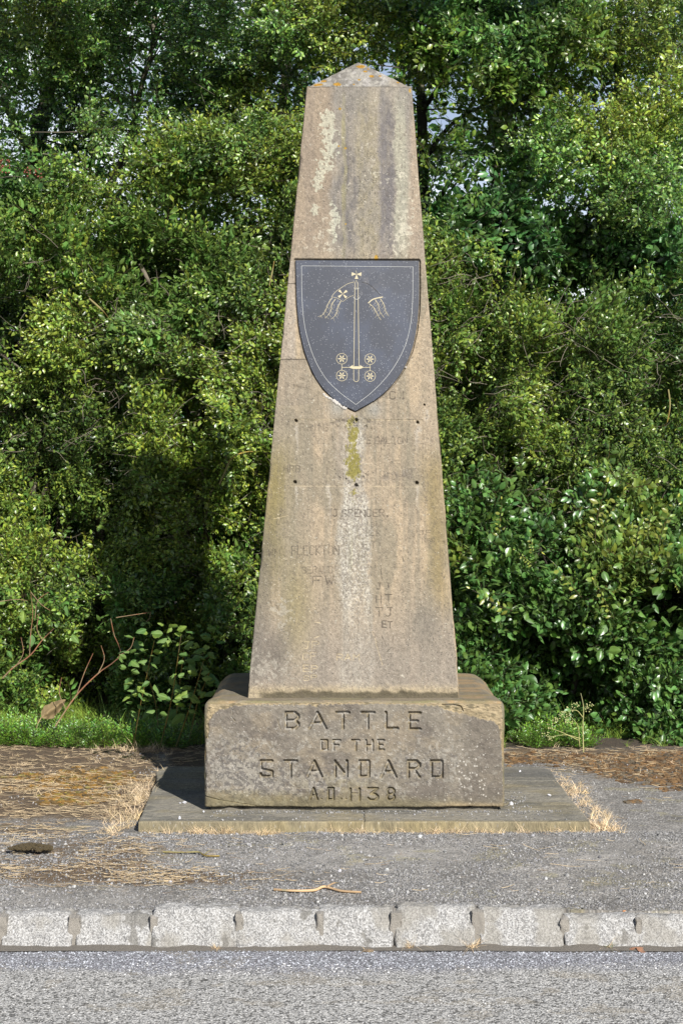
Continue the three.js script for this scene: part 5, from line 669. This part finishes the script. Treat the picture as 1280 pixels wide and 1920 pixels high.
// ferny weeds, brambles, dead stems and a seed head at the foot of the hedge
{
  const r = rng(171);
  const fern = (seed) => { const q = rng(seed), gs = []; for (let k = 0; k < 7; k++) { const s = sprig({ n: 15, L: 0.026, W: 0.010, twig: 0.15, seed: seed * 9 + k, col: [0.14, 0.29, 0.04], lw: 0.0012, young: 0.2, spread: 0.5 }); s.rotateX(0.5 + q() * 0.7); s.rotateY(q() * 6.28); gs.push(s); } return mergeGeometries(gs); }, ferns = [3, 4, 5].map(fern), l = [[], [], []];
  for (let i = 0; i < 520; i++) { const left = r() < 0.86, x = left ? hx(-60 + r() * 440) : hx(945 + r() * 120), z = -2.55 + r() * 0.5; if (n2(x * 4, z * 4, 8) < 0.3) continue; const k = 0.75 + 0.5 * r(); l[(r() * 3) | 0].push({ m: M4(V(x, vergeY(x, z), z), new THREE.Quaternion().setFromAxisAngle(upA, r() * 6.28), 0.45 + r() * 0.6), c: [k, k, k] }); }
  const grp = stuff(new THREE.Group(), 'feathery bright green leafy weeds at the foot of the left hedge'); grp.name = 'leafy_weeds'; scene.add(grp); l.forEach((q, i) => instances('feathery_leaves', ferns[i], leafMat, q, grp));
  // bramble beside the plinth
  const bo = at(330, 1400, -2.25).setY(0), br = thing('bramble', 'bramble with large light green leaves left of the plinth', 'bramble', bo.toArray()), lg = [1, 2, 3].map((s) => leafGeo(0.078, 0.044, 6, 12, 0.55, 0.35, [0.19, 0.33, 0.07], s, 0.3)), mats = [[1, 1, 1], [0.65, 0.8, 0.8], [1.4, 1.2, 0.9]].map((c) => { const m = leafMat.clone(); m.roughness = 0.6; m.specularIntensity = 0.45; m.color.setRGB(...c.map((q) => q * 0.71)); return m; });
  for (const [px, py, z] of [[262, 1240, -2.3], [280, 1248, -2.25], [248, 1270, -2.3], [300, 1232, -2.35], [345, 1215, -2.1], [365, 1228, -2.05], [375, 1290, -1.7], [395, 1262, -1.6], [318, 1270, -2.2], [332, 1282, -2.15], [330, 1330, -2.2], [346, 1338, -2.15], [314, 1345, -2.2], [245, 1305, -2.35], [270, 1290, -2.3], [312, 1310, -2.2], [255, 1200, -2.45], [282, 1190, -2.5], [25, 1100, -2.4], [10, 1125, -2.4], [45, 1145, -2.35], [30, 1180, -2.4], [60, 1190, -2.4], [15, 1220, -2.3], [135, 1190, -2.5], [125, 1135, -2.4], [340, 1190, -2.2], [225, 1230, -2.4], [355, 1255, -2.1], [290, 1330, -2.2]]) { const m = mesh('leaf', lg[(r() * 3) | 0], mats[(r() * 3) | 0], br); m.applyMatrix4(place(at(px, py, z).sub(bo), V((r() - 0.5) * 2, (r() - 0.6) * 1.5, 0.6), (0.65 + r() * 0.4) * (px > 240 ? 1.1 : 0.85), r, 0.6)); }
  for (let i = 0; i < 64; i++) {                                     // arching forward beside the slab, into the sun
    const px = 236 + r() * 166, py = 1165 + r() * 170, z = -0.95 - (402 - px) / 166 * 0.4 - r() * 0.25; if (px > 372 && py > 1300) continue;
    const k = (r() * 3) | 0; for (let q = 0; q < 2; q++) mesh('leaf', lg[k], mats[k === 1 && r() < 0.6 ? 0 : k], br).applyMatrix4(place(at(px + q * 9, py + q * 5, z).sub(bo), V((q ? 1 : -1) + (r() - 0.5), (r() - 0.6) * 1.4, 0.6), 0.32 + r() * 0.42, r, 1.5));
  }
  for (const p of [[[250, 1404, -2.0], [262, 1330, -1.7], [290, 1200, -1.3]], [[300, 1402, -2.0], [322, 1310, -1.5], [340, 1190, -1.15]], [[330, 1400, -1.9], [355, 1330, -1.4], [382, 1240, -1.0]], [[330, 1400, -2.25], [332, 1330, -2.2], [345, 1220, -2.1]], [[300, 1400, -2.3], [290, 1310, -2.3], [265, 1235, -2.3]], [[355, 1390, -2.15], [370, 1320, -1.9], [392, 1262, -1.6]]]) mesh('stem', tube(p.map((q) => at(...q).sub(bo)), 0.0028, 0.0016, 6, 14), yellowBark, br);
  const dead = (label, lines, w) => { const o = at(...lines[0][0]), t = thing('dead_bramble', label, 'dead bramble', o.toArray()); lines.forEach((q, i) => mesh(i ? 'side_stem' : 'stem', tube(q.map((p) => at(...p).sub(o)), i ? w * 0.6 : w, i ? w * 0.35 : w * 0.6, 6, 14, 0.2), rust, t)); }, rust = bark(138, 92, 62, 23);
  dead('long brown dead stem leaning right with a bent top above the grass', [[[104, 1362, -2.0], [145, 1302, -2.1], [185, 1262, -2.15], [226, 1228, -2.2], [214, 1190, -2.15], [208, 1160, -2.1]], [[145, 1300, -2.1], [160, 1258, -2.12], [175, 1225, -2.15]], [[218, 1158, -2.1], [250, 1153, -2.1], [283, 1148, -2.1]], [[283, 1148, -2.1], [280, 1160, -2.1], [274, 1166, -2.1]], [[185, 1262, -2.15], [196, 1235, -2.2], [190, 1210, -2.2]], [[125, 1332, -2.05], [112, 1300, -2.1], [116, 1270, -2.1]], [[226, 1228, -2.2], [245, 1215, -2.2], [252, 1195, -2.2]]], 0.0046);
  dead('orange brown dead stem lying diagonally in the far left hedge', [[[5, 1272, -2.1], [25, 1252, -2.1], [58, 1228, -2.15], [80, 1200, -2.2], [102, 1178, -2.2]], [[56, 1230, -2.15], [58, 1190, -2.15], [62, 1150, -2.2], [58, 1110, -2.2]], [[58, 1110, -2.2], [80, 1135, -2.15], [95, 1145, -2.15]], [[66, 1160, -2.2], [72, 1125, -2.2], [92, 1110, -2.2]], [[0, 1128, -2.2], [30, 1124, -2.2], [52, 1126, -2.2]], [[80, 1200, -2.2], [70, 1180, -2.2], [74, 1150, -2.2]], [[30, 1250, -2.1], [44, 1225, -2.1], [40, 1195, -2.1]]], 0.0046);
  const so = at(1090, 1402, -2.1), sw = thing('seeding_weed', 'pale dry branched seed head standing before the broad leaved bush', 'weed', [so.x, 0, so.z]); so.y = 0;
  const paleStem = bark(172, 168, 110, 27), line = (q, a, b) => tube(q.map(([x, y]) => at(x, y, -1.95).sub(so)), a, b, 5, 10); mesh('stem', line([[1093, 1412], [1092, 1360], [1093, 1325], [1088, 1300]], 0.0035, 0.002), paleStem, sw);
  const ends = [[1045, 1345], [1052, 1336], [1062, 1340], [1068, 1330], [1078, 1322], [1030, 1362], [1038, 1352], [1022, 1378], [1034, 1384], [1066, 1352], [1100, 1330], [1105, 1322]]; [[[1086, 1400], [1082, 1360], [1070, 1345]], [[1084, 1388], [1050, 1372], [1032, 1366]], [[1088, 1385], [1060, 1378], [1030, 1382]], [[1092, 1345], [1080, 1332], [1064, 1334]]].forEach((q) => mesh('branch', line(q, 0.0022, 0.0012), paleStem, sw));
  const seeds = []; for (const [x, y] of ends) for (let k = 0; k < 9; k++) { const p = at(x + (r() - 0.5) * 14, y + (r() - 0.5) * 10, -1.95 + (r() - 0.5) * 0.05).sub(so), g = new THREE.IcosahedronGeometry(0.004, 0); g.translate(p.x, p.y, p.z); g.deleteAttribute('uv'); seeds.push(g); } stuff(mesh('seeds', mergeGeometries(seeds), std({ color: new THREE.Color(0.30, 0.30, 0.13) }), sw));
  // red berries at the far left
  const bo2 = at(20, 330, -2.75), be = thing('berry_cluster', 'sprig of small red berries in the leaves at the far left', 'berries', bo2.toArray()), bg = []; for (let k = 0; k < 60; k++) { const g = new THREE.IcosahedronGeometry(0.0055, 1); const s = k % 3 ? [2, 312] : [62, 322]; const p = at(s[0] + (r() - 0.5) * 34, s[1] + (r() - 0.5) * 26, -2.72 + (r() - 0.5) * 0.08).sub(bo2); g.translate(p.x, p.y, p.z); g.deleteAttribute('uv'); bg.push(g); } stuff(mesh('berries', mergeGeometries(bg), std({ color: new THREE.Color(0.13, 0.03, 0.015), roughness: 0.4 }), be)); mesh('twig', tube([V(-0.2, -0.05, 0), V(0, 0, -0.02), V(0.15, -0.02, 0)], 0.004, 0.002), darkBark, be);
}
renderer.render(scene, camera);
